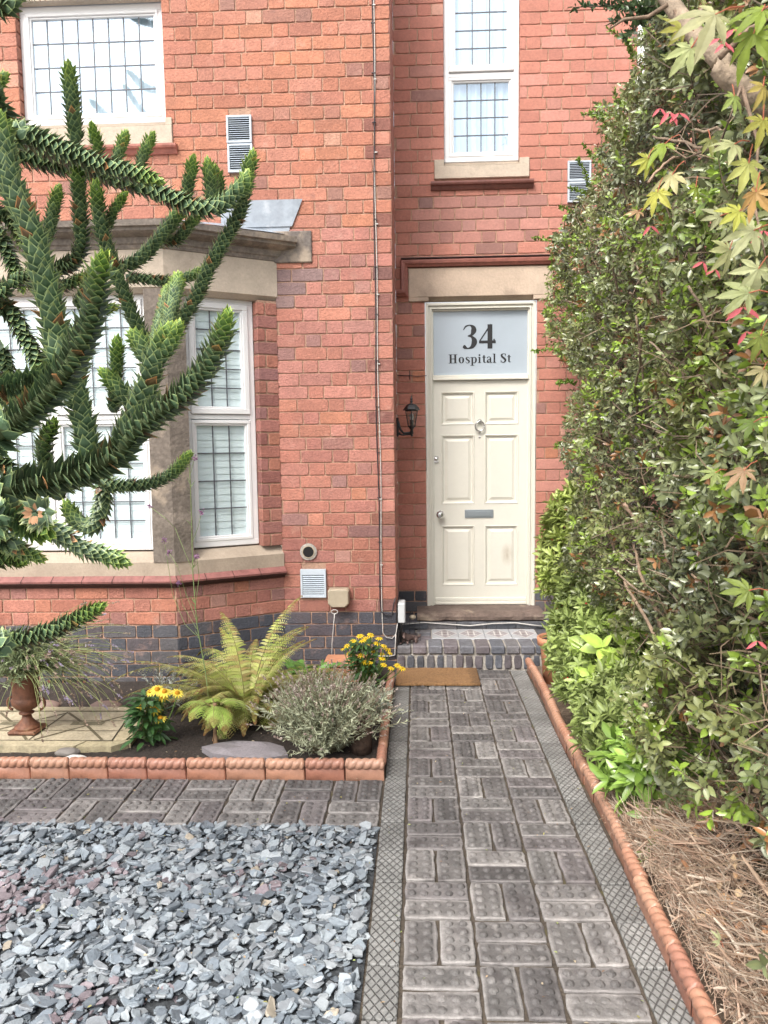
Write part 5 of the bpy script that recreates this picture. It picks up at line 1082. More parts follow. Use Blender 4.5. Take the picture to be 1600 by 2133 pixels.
def scaly(name, P3, W3, parent, light=0., tipgreen=1., density=1.):
    """P3: axis points from base to tip; W3: overall width at the same points (m)"""
    Lt = np.linalg.norm(np.diff(P3, axis=0), axis=1).sum(); n = max(12, int(Lt/.012)); Q = smooth_path(np.hstack([P3, np.array(W3)[:, None]]), n)
    A, W = Q[:, :3], Q[:, 3]; sl = np.r_[0, np.cumsum(np.linalg.norm(np.diff(A, axis=0), axis=1))]; Lt = sl[-1]
    pos = []; x = .0
    while x < Lt:
        w_ = np.interp(x, sl, W); x += w_*.026/density; pos.append(x)
    pos = np.array([p for p in pos if p < Lt]); k = len(pos); PA = np.stack([np.interp(pos, sl, A[:, i]) for i in range(3)], 1); T = nrm(np.stack([np.interp(pos, sl, np.gradient(A, axis=0)[:, i]) for i in range(3)], 1))
    w_ = np.interp(pos, sl, W); e = np.clip((Lt-pos)/(w_*.55), 0, 1)              # close over the tip
    a = nrm(np.cross(T, [0.2, .1, 1])); b = np.cross(T, a); th = np.arange(k)*2.39996+rng.normal(0, .12, k); R_ = np.cos(th)[:, None]*a+np.sin(th)[:, None]*b
    ang = .78*e**.7+.10+rng.normal(0, .07, k); D = T*np.cos(ang)[:, None]+R_*np.sin(ang)[:, None]; L_ = w_*.47*rng.uniform(.88, 1.12, k)*(.72+.28*e)
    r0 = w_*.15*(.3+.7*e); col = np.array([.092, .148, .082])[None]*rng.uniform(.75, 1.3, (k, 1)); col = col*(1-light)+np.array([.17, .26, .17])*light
    dd = rng.uniform(size=k) < .03; col[dd] = np.array([.22, .13, .07])*rng.uniform(.6, 1.3, (dd.sum(), 1)); yg = np.clip(1-(Lt-pos)/.10, 0, 1)[:, None]*tipgreen*.75; col = col*(1-yg)+np.array([.17, .29, .05])*yg
    # upper side of the branch catches dust and is paler; old wood duller
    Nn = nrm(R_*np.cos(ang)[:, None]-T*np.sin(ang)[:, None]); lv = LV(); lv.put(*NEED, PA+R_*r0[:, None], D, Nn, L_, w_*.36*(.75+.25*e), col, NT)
    o = lv.build(name, M['needle'], parent, smooth=False)
    c = MB(); c.tube(A[::max(1, n//14)], (W[::max(1, n//14)]*.17), 8, (.10, .13, .06)); c.build('branch_core', M['leaf_dull'], o, True); return o
def branch(pts, w0, w1, Y0, Y1, light=0., tipgreen=1., name='branch', join=None, bend=0., density=1.):
    """pixel track from base to tip, w = pixel width incl. scales, Y = depth of base and tip"""
    n = len(pts); P, W = [], []
    for i, (x, y) in enumerate(pts):
        f = i/(n-1); Y = Y0+(Y1-Y0)*f+bend*math.sin(math.pi*f); p = atY(x, y, Y); P.append(p); d = (p-CAM)@FW; W.append((w0+(w1-w0)*f)*d/F)
    if join is not None: P.insert(0, np.array(join, float)); W.insert(0, W[0])
    return scaly(name, np.array(P), W, tree, light, tipgreen, density)
T_ = lambda z: (-2.1, .55, z)
BR = [ # pts base->tip, w0, w1, Y0, Y1, light, join, density
 ([(-60, 205), (20, 262), (90, 300), (170, 338), (250, 372), (325, 398), (400, 430), (455, 430), (505, 388), (515, 365)], 66, 42, .55, .75, .35, T_(2.9)),
 ([(-40, 262), (50, 280), (130, 310), (200, 338), (270, 358), (330, 375)], 58, 44, .35, .45, .40, T_(3.0)),
 ([(20, 320), (90, 335), (160, 355), (230, 372), (300, 385)], 56, 40, .75, .85, .05, T_(2.7)),
 ([(345, 720), (372, 680), (410, 615), (440, 550), (468, 500), (500, 440), (512, 380), (527, 322)], 40, 40, .75, .80, .05, None),
 ([(160, 300), (155, 260), (148, 200), (143, 138)], 40, 42, .50, .50, 0, None),
 ([(100, 565), (150, 548), (170, 510), (168, 460), (164, 395), (162, 345)], 42, 44, .70, .62, .15, None),
 ([(208, 322), (200, 290), (192, 262)], 36, 34, .45, .42, .05, None),
 ([(240, 338), (252, 305), (262, 278)], 30, 30, .55, .58, 0, None), ([(290, 348), (302, 315), (318, 280)], 30, 31, .60, .62, 0, None),
 ([(384, 432), (390, 396), (398, 360), (402, 330)], 34, 36, .70, .70, 0, None), ([(446, 440), (440, 402), (438, 368), (433, 338)], 36, 40, .72, .74, 0, None), ([(450, 436), (456, 400), (455, 375), (448, 350)], 30, 30, .80, .82, 0, None),
 ([(110, 790), (118, 720), (104, 640), (86, 560), (68, 490), (42, 430), (18, 370), (6, 305), (0, 245)], 74, 56, .10, .25, .20, (-1.4, .3, 1.7)),
 ([(96, 505), (108, 450), (122, 392)], 34, 36, .60, .62, 0, None),
 ([(312, 745), (292, 690), (268, 640), (248, 585), (228, 530), (212, 480), (204, 430), (200, 385)], 42, 42, .62, .55, .12, None),
 ([(222, 478), (236, 440), (260, 405)], 30, 30, .60, .60, 0, None),
 ([(245, 560), (290, 540), (330, 500), (358, 462), (382, 430)], 40, 36, .85, .95, .05, None), ([(330, 500), (368, 500), (392, 470), (418, 440)], 34, 30, .95, 1.0, 0, None),
 ([(262, 578), (310, 582), (360, 586), (400, 574), (432, 562)], 32, 30, .85, .95, 0, None),
 ([(336, 735), (346, 690), (360, 630), (372, 575)], 36, 36, .25, .50, 0, None), ([(318, 740), (328, 690), (340, 640), (350, 600)], 30, 26, .3, .55, 0, None),
 ([(-60, 925), (20, 885), (85, 835), (130, 785), (165, 722), (190, 665), (203, 600), (214, 535)], 86, 66, -.15, -.30, .10, (-1.7, .3, 1.55)),
 ([(-60, 1030), (30, 1015), (110, 998), (190, 975), (245, 945), (280, 900), (330, 858), (385, 820), (430, 765), (458, 710), (474, 655)], 90, 56, -.10, -.25, .22, (-1.7, .3, 1.50)),
 ([(245, 935), (275, 880), (300, 820), (318, 765), (335, 715), (352, 682)], 78, 52, -.05, .0, .38, None),
 ([(318, 765), (300, 725), (275, 695)], 56, 40, -.0, .05, .15, None), ([(340, 740), (362, 700), (372, 678)], 48, 44, -.02, .0, .2, None),
 ([(238, 860), (240, 800), (243, 750), (244, 708)], 40, 40, .15, .15, 0, None), ([(290, 850), (250, 812), (215, 775)], 52, 40, .1, .12, .15, None),
 ([(185, 960), (178, 905), (165, 845), (158, 790), (165, 740), (178, 700)], 68, 52, -.12, -.05, .30, None),
 ([(205, 1005), (250, 1012), (310, 1008), (360, 985), (395, 945)], 40, 32, .05, .15, 0, None),
 ([(-60, 1090), (0, 1075), (50, 1085), (95, 1110)], 78, 72, -.35, -.42, .35, (-1.7, .3, 1.35)),
 ([(80, 1095), (120, 1110), (165, 1140), (215, 1155), (262, 1172)], 54, 44, -.35, -.20, .22, None),
 ([(215, 1000), (214, 1050), (195, 1095), (160, 1085), (138, 1050)], 46, 40, .10, .20, .0, None),
 ([(-20, 1120), (30, 1140), (88, 1165)], 50, 40, -.05, .05, .0, (-1.6, .3, 1.3)),
 ([(-40, 1165), (20, 1165), (50, 1170)], 46, 40, .2, .2, .0, (-1.6, .3, 1.25)),
 ([(-60, 1350), (10, 1338), (80, 1325), (140, 1300), (212, 1263)], 62, 40, -.35, -.30, .05, (-1.8, .35, .95)),
 ([(-40, 620), (20, 650), (50, 700), (75, 750), (95, 800)], 50, 46, .70, .75, .0, (-1.9, .5, 2.2)),
 ([(-30, 760), (0, 730), (22, 790), (55, 830), (80, 850)], 46, 42, .85, .9, .0, (-1.9, .5, 2.0)),
 ([(-40, 480), (0, 500), (30, 560), (45, 600)], 46, 40, .8, .85, .0, (-1.95, .5, 2.4)), ([(-40, 610), (20, 590), (70, 570), (120, 565)], 44, 38, .65, .7, .0, (-1.95, .5, 2.2)),
 ([(30, 580), (60, 590), (100, 600), (150, 590), (190, 570)], 42, 34, .95, 1.0, .0, None),
 ([(70, 740), (110, 760), (150, 800), (175, 850)], 44, 40, .9, .9, 0, None), ([(120, 700), (160, 690), (200, 650), (240, 640)], 44, 36, .75, .85, 0, None),
 ([(-50, 175), (-15, 175), (10, 158)], 38, 38, .5, .55, 0, (-2.0, .55, 3.3)),
 ([(-60, -32), (40, -22), (130, -28), (190, -45)], 48, 40, .3, .45, .0, (-2.0, .5, 3.8)),
 ([(-30, 960), (30, 990), (100, 1010), (180, 1000)], 48, 40, .30, .35, 0, (-1.8, .4, 1.6)), ([(130, 1040), (100, 985), (92, 930), (112, 880)], 50, 42, .25, .2, 0, None),
 ([(-40, 430), (20, 455), (60, 520)], 44, 38, .6, .6, 0, (-1.95, .5, 2.6)), ([(160, 640), (180, 600), (195, 560)], 38, 36, .8, .8, 0, None),
]
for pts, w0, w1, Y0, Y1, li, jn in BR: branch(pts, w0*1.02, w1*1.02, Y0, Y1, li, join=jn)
# upper crown (above the frame, mirrored in the upper window)
for i in range(26):
    z = U(4.5, 6.4); az = i*2.4+U(-.3, .3); L_ = U(.6, 1.25)*(1.15-(z-4.5)*.25); d = np.array([math.cos(az), math.sin(az)*.8, 0])
    if d[0] > .2: L_ *= .55
    b = np.array([-2.14, .55, z]); scaly('branch', np.array([b, b+d*L_*.4+[0, 0, .02], b+d*L_*.75+[0, 0, .10], b+d*L_+[0, 0, .32]]), [.10, .095, .085, .07], tree, .1)
# cut branch end
p = atY(78, 1068, -.47); s = MB(); lv = LV(); m = 22; a_ = rng.uniform(0, 6.283, m); RR = np.stack([np.cos(a_), -.5*np.ones(m), np.sin(a_)], 1); lv.put(*NEED, p+RR*.010+[0, .02, 0], RR*[1, 1.2, 1]+rng.normal(0, .25, (m, 3)), nrm(RR*[-1, 1, -1]+[0, -1, 0]+rng.normal(0, .3, (m, 3))), .036, .020, np.array([(.16, .24, .14)])*rng.uniform(.7, 1.2, (m, 1)), NT*.6)
k = LV(); m = 12; a_ = rng.uniform(0, 6.283, m); RR = np.stack([np.cos(a_), -.9*np.ones(m), np.sin(a_)], 1); k.put(*LEAF, p+[0, -.01, 0]+RR*[.006, 0, .006], RR, RR*[-1, .3, -1], .020, .010, np.array([(.48, .27, .15)])*rng.uniform(.7, 1.3, (m, 1)))
o = lv.build('rosette', M['needle'], tree, False); k.build('dry_scales', M['leaf_dull'], o)
# ================================================================= HEDGE SIDE
random.seed(77); rng = np.random.default_rng(77)
BL = np.array([(0, 1330), (60, 1318), (130, 1325), (190, 1300), (235, 1235), (300, 1260), (340, 1225), (400, 1215), (440, 1190), (495, 1150), (540, 1128), (600, 1122), (650, 1130), (700, 1128), (735, 1150), (790, 1190), (850, 1180), (900, 1165), (960, 1178), (1020, 1185), (1080, 1180), (1160, 1165), (1250, 1160), (1330, 1165), (1420, 1190), (1500, 1230), (1600, 1280), (1700, 1330), (1800, 1370), (2200, 1500)], float)
def left_edge(py): return np.interp(py, BL[:, 0], BL[:, 1])
def face_x(Y, z):
    """plan position of the clipped face of the hedge"""
    v = .93+.05*(z-1.2)*(z > 1.2)-.03*np.clip(Y-2.2, 0, 2)+.30*np.clip(1.05-z, 0, 1)*((Y > 1.25) & (Y < 3.4))
    return v
def lump(p, s, o): return mnoise.noise(Vector((p[0]*s+o, p[1]*s, p[2]*s)))
def dense_hedge(name, label, cat, Yr_, zr, n, L0, col, seed, hi, group=None, mat_='leaf_gloss', depth=.42, base=None):
    t = thing(name, label, cat, base); r = np.random.default_rng(seed); Y = r.uniform(*Yr_, n); z = r.uniform(*zr, n); dep = r.exponential(.13, n); dep[r.uniform(size=n) < .15] += r.uniform(0, .5)
    x = face_x(Y, z)+dep; P = np.stack([x, Y, z], 1)
    lm = np.array([lump(p, 2.6, 3)*.16+lump(p, 6.5, 9)*.085 for p in P]); P[:, 0] += lm; gap = np.array([lump(p, 4.2, 20)+.5*lump(p, 9, 40) for p in P])
    px, py = proj(P); wig = np.array([26*mnoise.noise(Vector((q*.012, 5, 0)))+16*mnoise.noise(Vector((q*.05, 9, 0))) for q in py])
    ok = (px > left_edge(py)+wig+8)&(gap < .27)&(dep < depth*1.8); P, dep, gap = P[ok], dep[ok], gap[ok]; n = len(P)
    # sprigs: a stalk with a whorl of leaves
    out = nrm(np.stack([-.8*np.ones(n), -.45*np.ones(n), .25*np.ones(n)], 1)+r.normal(0, .65, (n, 3))); lv = LV(); m = 7
    tone = np.array([lump(p, 1.6, 50)*.9+lump(p, 5, 60)*.5 for p in P])
    kcol = np.array(col)[None]*(1+.75*tone[:, None])*r.uniform(.6, 1.5, (n, 1)); yel = np.clip(np.array([lump(p, 2.1, 80) for p in P])*1.6, 0, .6)[:, None]; kcol = kcol*(1-yel)+np.array([.24, .27, .09])*yel*r.uniform(.7, 1.3, (n, 1)); fresh = (r.uniform(size=n)+.5*tone) > hi
    kcol[fresh] = np.array([.20, .30, .045])*r.uniform(.7, 1.3, (fresh.sum(), 1)); dead = r.uniform(size=n) < .035; kcol[dead] = np.array([.26, .13, .05])*r.uniform(.6, 1.3, (dead.sum(), 1))
    kcol = np.clip(kcol, .008, 1)
    for j in range(m):
        a = j*2.4+r.uniform(0, 1, n); u = nrm(np.cross(out, [0.1, .2, 1])); v = np.cross(out, u); R_ = np.cos(a)[:, None]*u+np.sin(a)[:, None]*v; L_ = L0*r.uniform(.65, 1.25, n)
        D = nrm(R_*.85+out*(.1+.13*j)+r.normal(0, .22, (n, 3))); lv.put(*LEAF, P+out*(.006*j-.01)[..., None] if False else P+out*(.007*j-.015), D, nrm(out-R_*.5+r.normal(0, .35, (n, 3))+[0, 0, .3]), L_, L_*r.uniform(.42, .6, n), kcol*r.uniform(.85, 1.2, (n, 1)), LEAF_TINT)
    lv.build('leaves', M[mat_], t); st = MB()
    for i in range(0, n, 3): st.tube([P[i]-out[i]*.09+[.03, 0, -.03], P[i]-out[i]*.04, P[i]+out[i]*.03], [.0028, .0022, .0015], 3, np.array([.20, .15, .10])*U(.6, 1.3), cap=False)
    st.build('twigs', M['leaf_dull'], t); return t
def limbs(t, specs, name='limb', col=(1, 1, 1)):
    for pts, r0, r1 in specs:
        qx, qy = proj(np.array(pts, float))
        if (qx < left_edge(qy)+25).any(): continue
        s = MB(); Q = smooth_path(pts, len(pts)*6); Q += rng.normal(0, .003, Q.shape); s.tube(Q, np.linspace(r0, r1, len(Q)), 8, col); s.build(name, M['bark'], t, True)
h1 = dense_hedge('hedge', 'tall dark glossy-leaved hedge standing along the right of the path up to the door', 'hedge', (.45, 3.95), (.35, 4.9), 17500, .032, (.165, .192, .095), 5, .78, base=(1.35, 2.2, .02))
ls = []
for i in range(11):
    y = .7+i*.3; x = 1.35+U(-.1, .25); P = [(x, y, .0), (x+U(-.1, .1), y+U(-.1, .1), .8), (x+U(-.2, .15), y+U(-.2, .2), 1.8), (x+U(-.2, .2), y+U(-.3, .3), 2.9), (x+U(-.2, .2), y+U(-.3, .3), 3.8)]; ls.append((P, .024, .008))
for i in range(34+26):
    y = U(.6, 3.6); z = U(.3, 3.2); x = face_x(y, z)+.35; ls.append(([(x+.15, y, z-.25), (x-.05, y+U(-.15, .15), z-.05), (x-.22, y+U(-.25, .25), z+U(.0, .3)), (x-.36, y+U(-.35, .35), z+U(.1, .5))], .011, .004))
def track(pts, Y, r0, r1): return ([atY(x, y, Y+i*.02) for i, (x, y) in enumerate(pts)], r0, r1)
limbs(h1, ls, 'limb', (1.15, 1.1, 1.0)); ls = []
for pts, Y, a, b in (([(1300, 1050), (1345, 1110), (1372, 1148), (1425, 1150), (1475, 1195)], 1.5, .008, .005), ([(1205, 1165), (1230, 1205), (1262, 1262)], 2.5, .010, .006), ([(1258, 1150), (1256, 1190), (1262, 1240)], 2.4, .007, .004), ([(1185, 770), (1225, 830), (1245, 850)], 3.1, .018, .014),
    ([(1495, 560), (1485, 640), (1478, 720), (1475, 800)], 1.2, .016, .012), ([(1308, 620), (1306, 720), (1300, 830)], 2.3, .009, .008), ([(1420, 1440), (1500, 1460), (1560, 1400), (1590, 1390)], 1.0, .010, .008), ([(1340, 1470), (1400, 1540), (1460, 1600), (1520, 1640)], 1.15, .013, .010), ([(1345, 1490), (1400, 1570), (1450, 1640), (1470, 1700)], 1.2, .010, .008),
    ([(1500, 1580), (1540, 1540), (1560, 1500)], .8, .006, .004), ([(1400, 1270), (1480, 1290), (1590, 1280)], 1.0, .006, .005), ([(1340, 1480), (1290, 1440), (1250, 1425)], 1.5, .006, .003), ([(1280, 1010), (1310, 1080), (1340, 1130)], 1.8, .005, .004), ([(1440, 1140), (1510, 1110), (1580, 1060)], 1.2, .005, .004), ([(1350, 380), (1400, 330), (1460, 320)], 1.2, .006, .004)): ls.append(track(pts, Y, a, b))
limbs(h1, ls, 'limb', (1.9, 1.7, 1.55))
s = MB()                                             # bare inner twigs
for i in range(3800):
    y = U(.4, 3.9); z = U(.2, 4.2); p = np.array([face_x(y, z)+U(.10, .5), y, z]); d = nrm(rng.normal(0, 1, 3)+[-.6, -.2, .3])*U(.08, .26); qx, qy = proj(np.stack([p, p+d]))
    if (qx < left_edge(qy)+20).any(): continue
    s.tube([p, p+d*.5+rng.normal(0, .012, 3), p+d+rng.normal(0, .02, 3)], [.0032, .0024, .0014], 3, np.array([.28, .21, .16])*U(.4, 1.7), cap=False)
V = np.concatenate(s.V); s.build('inner_twigs', M['leaf_dull'], h1)
# a backing mass of darker foliage deeper in
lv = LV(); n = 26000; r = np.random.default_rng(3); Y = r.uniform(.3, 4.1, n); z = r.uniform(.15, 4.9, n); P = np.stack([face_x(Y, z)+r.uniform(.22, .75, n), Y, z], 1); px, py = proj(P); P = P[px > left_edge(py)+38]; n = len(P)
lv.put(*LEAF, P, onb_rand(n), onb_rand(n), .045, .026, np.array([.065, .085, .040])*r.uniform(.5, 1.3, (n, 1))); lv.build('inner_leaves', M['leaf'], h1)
# lighter skimmia-like shrubs at the foot
def sprig_shrub(name, label, c, rx, ry, h, n, L0, col, seed, wr=.36, berries=0, m=8, cond=None, mt='leaf'):
    t = thing(name, label, 'shrub', c); r = np.random.default_rng(seed); c = np.array(c, float); th = r.uniform(0, 2*np.pi, n); ph = np.arccos(r.uniform(-.25, 1, n)); rad = r.uniform(.55, 1, n)**.5
    N0 = np.stack([np.sin(ph)*np.cos(th), np.sin(ph)*np.sin(th), np.cos(ph)], 1); P = c+[0, 0, h*.42]+N0*np.array([rx, ry, h*.58])*rad[:, None]*(1+.12*np.array([lump(p, 3, 7) for p in N0]))[:, None]
    if cond is not None: k = cond(P); P, N0 = P[k], N0[k]; n = len(P)
    out = nrm(N0*.7+[0, 0, .45]+r.normal(0, .35, (n, 3))); lv = LV(); kc = np.array(col)*r.uniform(.65, 1.35, (n, 1))*(1+.3*np.array([lump(p, 5, 11) for p in P]))[:, None]
    for j in range(m):
        a = j*2.4+r.uniform(0, 1, n); u = nrm(np.cross(out, [0.1, .2, 1])); v = np.cross(out, u); R_ = np.cos(a)[:, None]*u+np.sin(a)[:, None]*v; L_ = L0*r.uniform(.7, 1.2, n)
        D = nrm(R_*.9+out*(.15+.12*j)+r.normal(0, .15, (n, 3))); lv.put(*LEAF, P+out*(.004*j), D, nrm(out-R_*.4+r.normal(0, .2, (n, 3))), L_, L_*wr*r.uniform(.85, 1.15, n), kc*r.uniform(.9, 1.15, (n, 1)), LEAF_TINT)
    lv.build('leaves', M[mt], t); st = MB()
    for i in range(0, n, 3): b = c+(P[i]-c)*[.2, .2, 0]; st.tube([b, (b+P[i])/2+[0, 0, -.02], P[i]], [.004, .003, .002], 4, (.17, .19, .08), cap=False)
    st.build('stem', M['leaf_dull'], t)
    if berries:
        s = MB()
        for i in r.integers(0, n, berries):
            for q in range(3): b = P[i]+r.normal(0, .010, 3)+out[i]*.02; s.lathe(b, [(.0005, -.0055), (.005, -.002), (.005, .002), (.0005, .0055)], 7)
        s.build('berry', M['berry'], t, True)
    return t
LG = (.17, .25, .06)
sprig_shrub('skimmia', 'upright light green skimmia with red berries growing in the terracotta pot by the step', (1.06, 3.10, .34), .20, .26, .95, 520, .066, (.29, .36, .10), 51, berries=14, cond=lambda P: (P[:, 2] > .40)|(P[:, 0] > 1.06))
sprig_shrub('skimmia', 'low mid-green skimmia behind the edging, next nearer after the potted one', (1.05, 2.55, .03), .22, .34, .84, 560, .064, (.24, .31, .10), 52, berries=8, cond=lambda P: (P[:, 1] < 2.72)|(P[:, 0] > 1.06))
sprig_shrub('skimmia', 'broad mid-green skimmia with small berries in the middle of the hedge foot', (1.05, 2.08, .03), .24, .36, .66, 480, .066, (.26, .34, .11), 53, berries=9)
sprig_shrub('laurel_shrub', 'bright lime green shrub with large smooth oval leaves at the hedge foot', (1.06, 1.86, .26), .17, .24, .40, 62, .115, (.34, .47, .10), 54, wr=.56, m=6, mt='leaf_gloss')
sprig_shrub('skimmia', 'small grey-green skimmia under the bright lime green shrub', (1.02, 1.58, .03), .20, .32, .50, 360, .066, (.25, .32, .11), 55, berries=4)
sprig_shrub('spotted_laurel', 'glossy fresh green shrub with pointed leaves leaning over the edging in the foreground', (1.05, 1.12, .03), .22, .28, .42, 90, .105, (.22, .36, .07), 56, wr=.36, m=6, mt='leaf_gloss')
sprig_shrub('young_shrub', 'small pale green seedling shrub before the dry cuttings', (.97, .66, .02), .10, .14, .18, 36, .05, (.17, .28, .06), 57, wr=.45, m=6)
# dry cuttings
t = thing('dry_brush', 'heap of dry beige twigs and cuttings with brown leaves beside the path', 'dry cuttings', (1.2, .0, .02)); t['kind'] = 'stuff'; s = MB(); lv = LV(); random.seed(91)
def brush_h(x, y): return max(.02, min(.62, .12+1.25*(x-.83))*(1-max(0, (y-.55))/.65)*(1-max(0, -y-1.0)/.8))
for i in range(15000):
    x, y = (.845+abs(random.gauss(0, .36)) if i % 2 else U(.835, .98)), U(-1.5, 1.15); z = .03+brush_h(x, y)*U(.35, 1.0)**.6; L_ = U(.03, .17); az = random.gauss(2.7, 2.2); el = random.gauss(.12, .38); d = np.array([math.cos(az)*math.cos(el), math.sin(az)*math.cos(el)*.8, math.sin(el)])
    p = np.array([x, y, z]); e = p+d*L_
    if min(p[0], e[0]) < .835-.02*random.random(): 
        p[0] = max(p[0], .835); e[0] = max(e[0], .80+U(0, .05))
    mid = (p+e)/2+np.array([U(-1, 1), U(-1, 1), U(-1, 1)])*L_*.10; c = random.choice([(.52, .41, .31), (.44, .32, .23), (.60, .51, .41), (.36, .25, .18), (.50, .35, .26)])
    r_ = U(.0007, .0020) if random.random() < .93 else U(.003, .006); s.tube([p, mid, e], [r_, r_*.9, r_*.5], 3 if r_ < .003 else 6, np.array(c)*U(.7, 1.25), cap=False)
s.build('dry_twigs', M['leaf_dull'], t); n = 900; X_ = .88+abs(rng.normal(0, .35, n)); Y_ = rng.uniform(-1.3, .95, n); Z_ = np.array([.04+brush_h(a, b)*U(.7, 1.05) for a, b in zip(X_, Y_)])
lv.put(*LEAF, np.stack([X_, Y_, Z_], 1), onb_rand(n)*[1, 1, .4], onb_rand(n)*.6+[0, -.3, 1], rng.uniform(.02, .055, n), rng.uniform(.012, .03, n), np.array([(.48, .27, .15), (.55, .36, .22), (.36, .20, .12), (.60, .45, .30)])[rng.integers(0, 4, n)]*rng.uniform(.7, 1.2, (n, 1)), LEAF_TINT); lv.build('dry_leaves', M['leaf_dull'], t)
# hedge part nearer the camera with larger leaves
def near_leaves(): pass
t = dense_hedge('hedge', 'near end of the hedge with larger leaves and bare crossing twigs above the dry cuttings', 'hedge', (-.55, .9), (.45, 3.4), 4200, .041, (.160, .19, .095), 8, .80, base=(1.4, .2, .02), depth=.5)
ls = [([atZ(1230, 1300, .9)*0+np.array(p) for p in P], a, b) for P, a, b in [
 ([(1.30, .9, .10), (1.12, 1.0, .55), (.98, 1.15, .95), (.93, 1.2, 1.15)], .013, .005), ([(1.35, .5, .05), (1.2, .7, .5), (1.02, .9, .72), (.92, 1.3, .98)], .012, .006), ([(1.4, .3, .4), (1.15, .45, .62), (.98, .6, .60), (.93, .85, .75)], .009, .004),
 ([(1.5, .2, .0), (1.45, .1, 1.0), (1.3, .2, 2.0), (1.2, .3, 3.0)], .024, .01), ([(1.35, .1, .9), (1.1, .3, 1.0), (.96, .6, 1.12)], .008, .004), ([(1.3, .2, 1.1), (1.05, .3, 1.3), (.95, .3, 1.25)], .006, .003)]]
limbs(t, ls, 'limb', (1.3, 1.2, 1.05)); s = MB()
for i in range(1500):
    y = U(-.6, 1.0); z = U(.3, 3.0); p = np.array([face_x(y, z)+U(.05, .45), y, z]); d = nrm(rng.normal(0, 1, 3)+[-.6, -.2, .3])*U(.08, .26); s.tube([p, p+d*.5+rng.normal(0, .012, 3), p+d+rng.normal(0, .02, 3)], [.003, .0022, .0012], 3, np.array([.24, .18, .12])*U(.5, 1.7), cap=False)
s.build('inner_twigs', M['leaf_dull'], t)
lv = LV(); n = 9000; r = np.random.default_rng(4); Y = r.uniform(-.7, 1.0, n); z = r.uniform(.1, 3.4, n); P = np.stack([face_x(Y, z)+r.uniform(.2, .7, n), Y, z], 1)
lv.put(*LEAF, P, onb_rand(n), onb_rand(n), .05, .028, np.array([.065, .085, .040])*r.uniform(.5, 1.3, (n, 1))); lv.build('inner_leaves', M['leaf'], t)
# fresh shoots leaning out of the hedge towards the wall
sh = LV(); st = MB()
for (x0, y0), (x1, y1) in (((1240, 260), (1268, 60)), ((1300, 250), (1215, 238)), ((1290, 330), (1280, 185)), ((1260, 380), (1215, 300)), ((1240, 420), (1185, 392)), ((1220, 470), (1165, 430)), ((1190, 520), (1110, 495)), ((1260, 300), (1300, 215)), ((1200, 740), (1107, 732)), ((1230, 400), (1205, 330)), ((1290, 280), (1232, 240)), ((1180, 505), (1150, 495)), ((1200, 800), (1160, 800)), ((1180, 930), (1158, 930)), ((1320, 130), (1300, 75))):
    Y_ = U(3.2, 3.5) if x0 < 1290 else 2.9
    if y1 == 60: x0, y0 = 1330, 120
    a, b = atY(x0, y0, Y_), atY(x1, y1, Y_-.1); q = np.linspace(0, 1, 10)[:, None]; P = a+(b-a)*q+np.sin(q*math.pi)*[0, 0, .02]+rng.normal(0, .004, (10, 3)); st.tube(P, np.linspace(.0035, .0012, 10), 4, (.25, .26, .08), cap=False)
    m = 90; f = rng.uniform(0, 1, m)[:, None]; PP = a+(b-a)*f+np.sin(f*math.pi)*[0, 0, .02]; D = nrm(b-a)*.5+onb_rand(m); sh.put(*LEAF, PP, D, onb_rand(m), .028*rng.uniform(.6, 1.1, m), .014, np.array([.18, .29, .05])*rng.uniform(.6, 1.3, (m, 1)), LEAF_TINT)
sh.build('young_shoots', M['leaf'], h1); st.build('shoot_stems', M['leaf_dull'], h1)
# ---- maple branch reaching in from the right, near the camera
mp_ = thing('japanese_maple', 'maple branch with large yellow-green and orange lobed leaves and pink seed wings at upper right', 'maple tree', (1.75, -.25, .02))
def maple_template(r):
    tv, tf = [(0, 0, 0)], []; prev = None
    for a, l in ((-2.3, .42), (-1.5, .70), (-.76, .93), (0, 1.0), (.76, .93), (1.5, .70), (2.3, .42)):
        a += r.normal(0, .07); l *= r.uniform(.85, 1.1); ca, sa = math.cos(a), math.sin(a); b = len(tv); dr = r.uniform(.15, .55)
        for q, w_ in ((.30, .10), (.50, .17), (.68, .125), (.78, .105), (.90, .05)):
            for sd in (-1, 0, 1): tv.append((ca*l*q-sa*w_*l*sd, sa*l*q+ca*w_*l*sd, -dr*q*q*l-(.03 if sd == 0 else 0)))
        tv.append((ca*l, sa*l, -dr*l)); tf += [(0, b, b+1), (0, b+1, b+2)]
        for k in range(4):
            for o_ in (0, 1): u = b+3*k+o_; tf += [(u, u+3, u+4), (u, u+4, u+1)]
        tf += [(b+12, b+15, b+13), (b+13, b+15, b+14)]
        if prev is not None: tf.append((0, prev+2, b))
        prev = b
    return np.array(tv), [tf]
M['maple'] = mat('maple_leaf', rough=.5, noise=(.12, 60), noise2=(.25, 12), transl=.45, spec=.35, patch=[((.42, .22, .08), 16, .66, .6)])
pc_ = {'g': (.24, .34, .05), 'y': (.44, .46, .09), 'p': (.46, .48, .26), 'o': (.44, .27, .10), 'b': (.36, .24, .16), 'd': (.13, .20, .05)}; mr = np.random.default_rng(17)
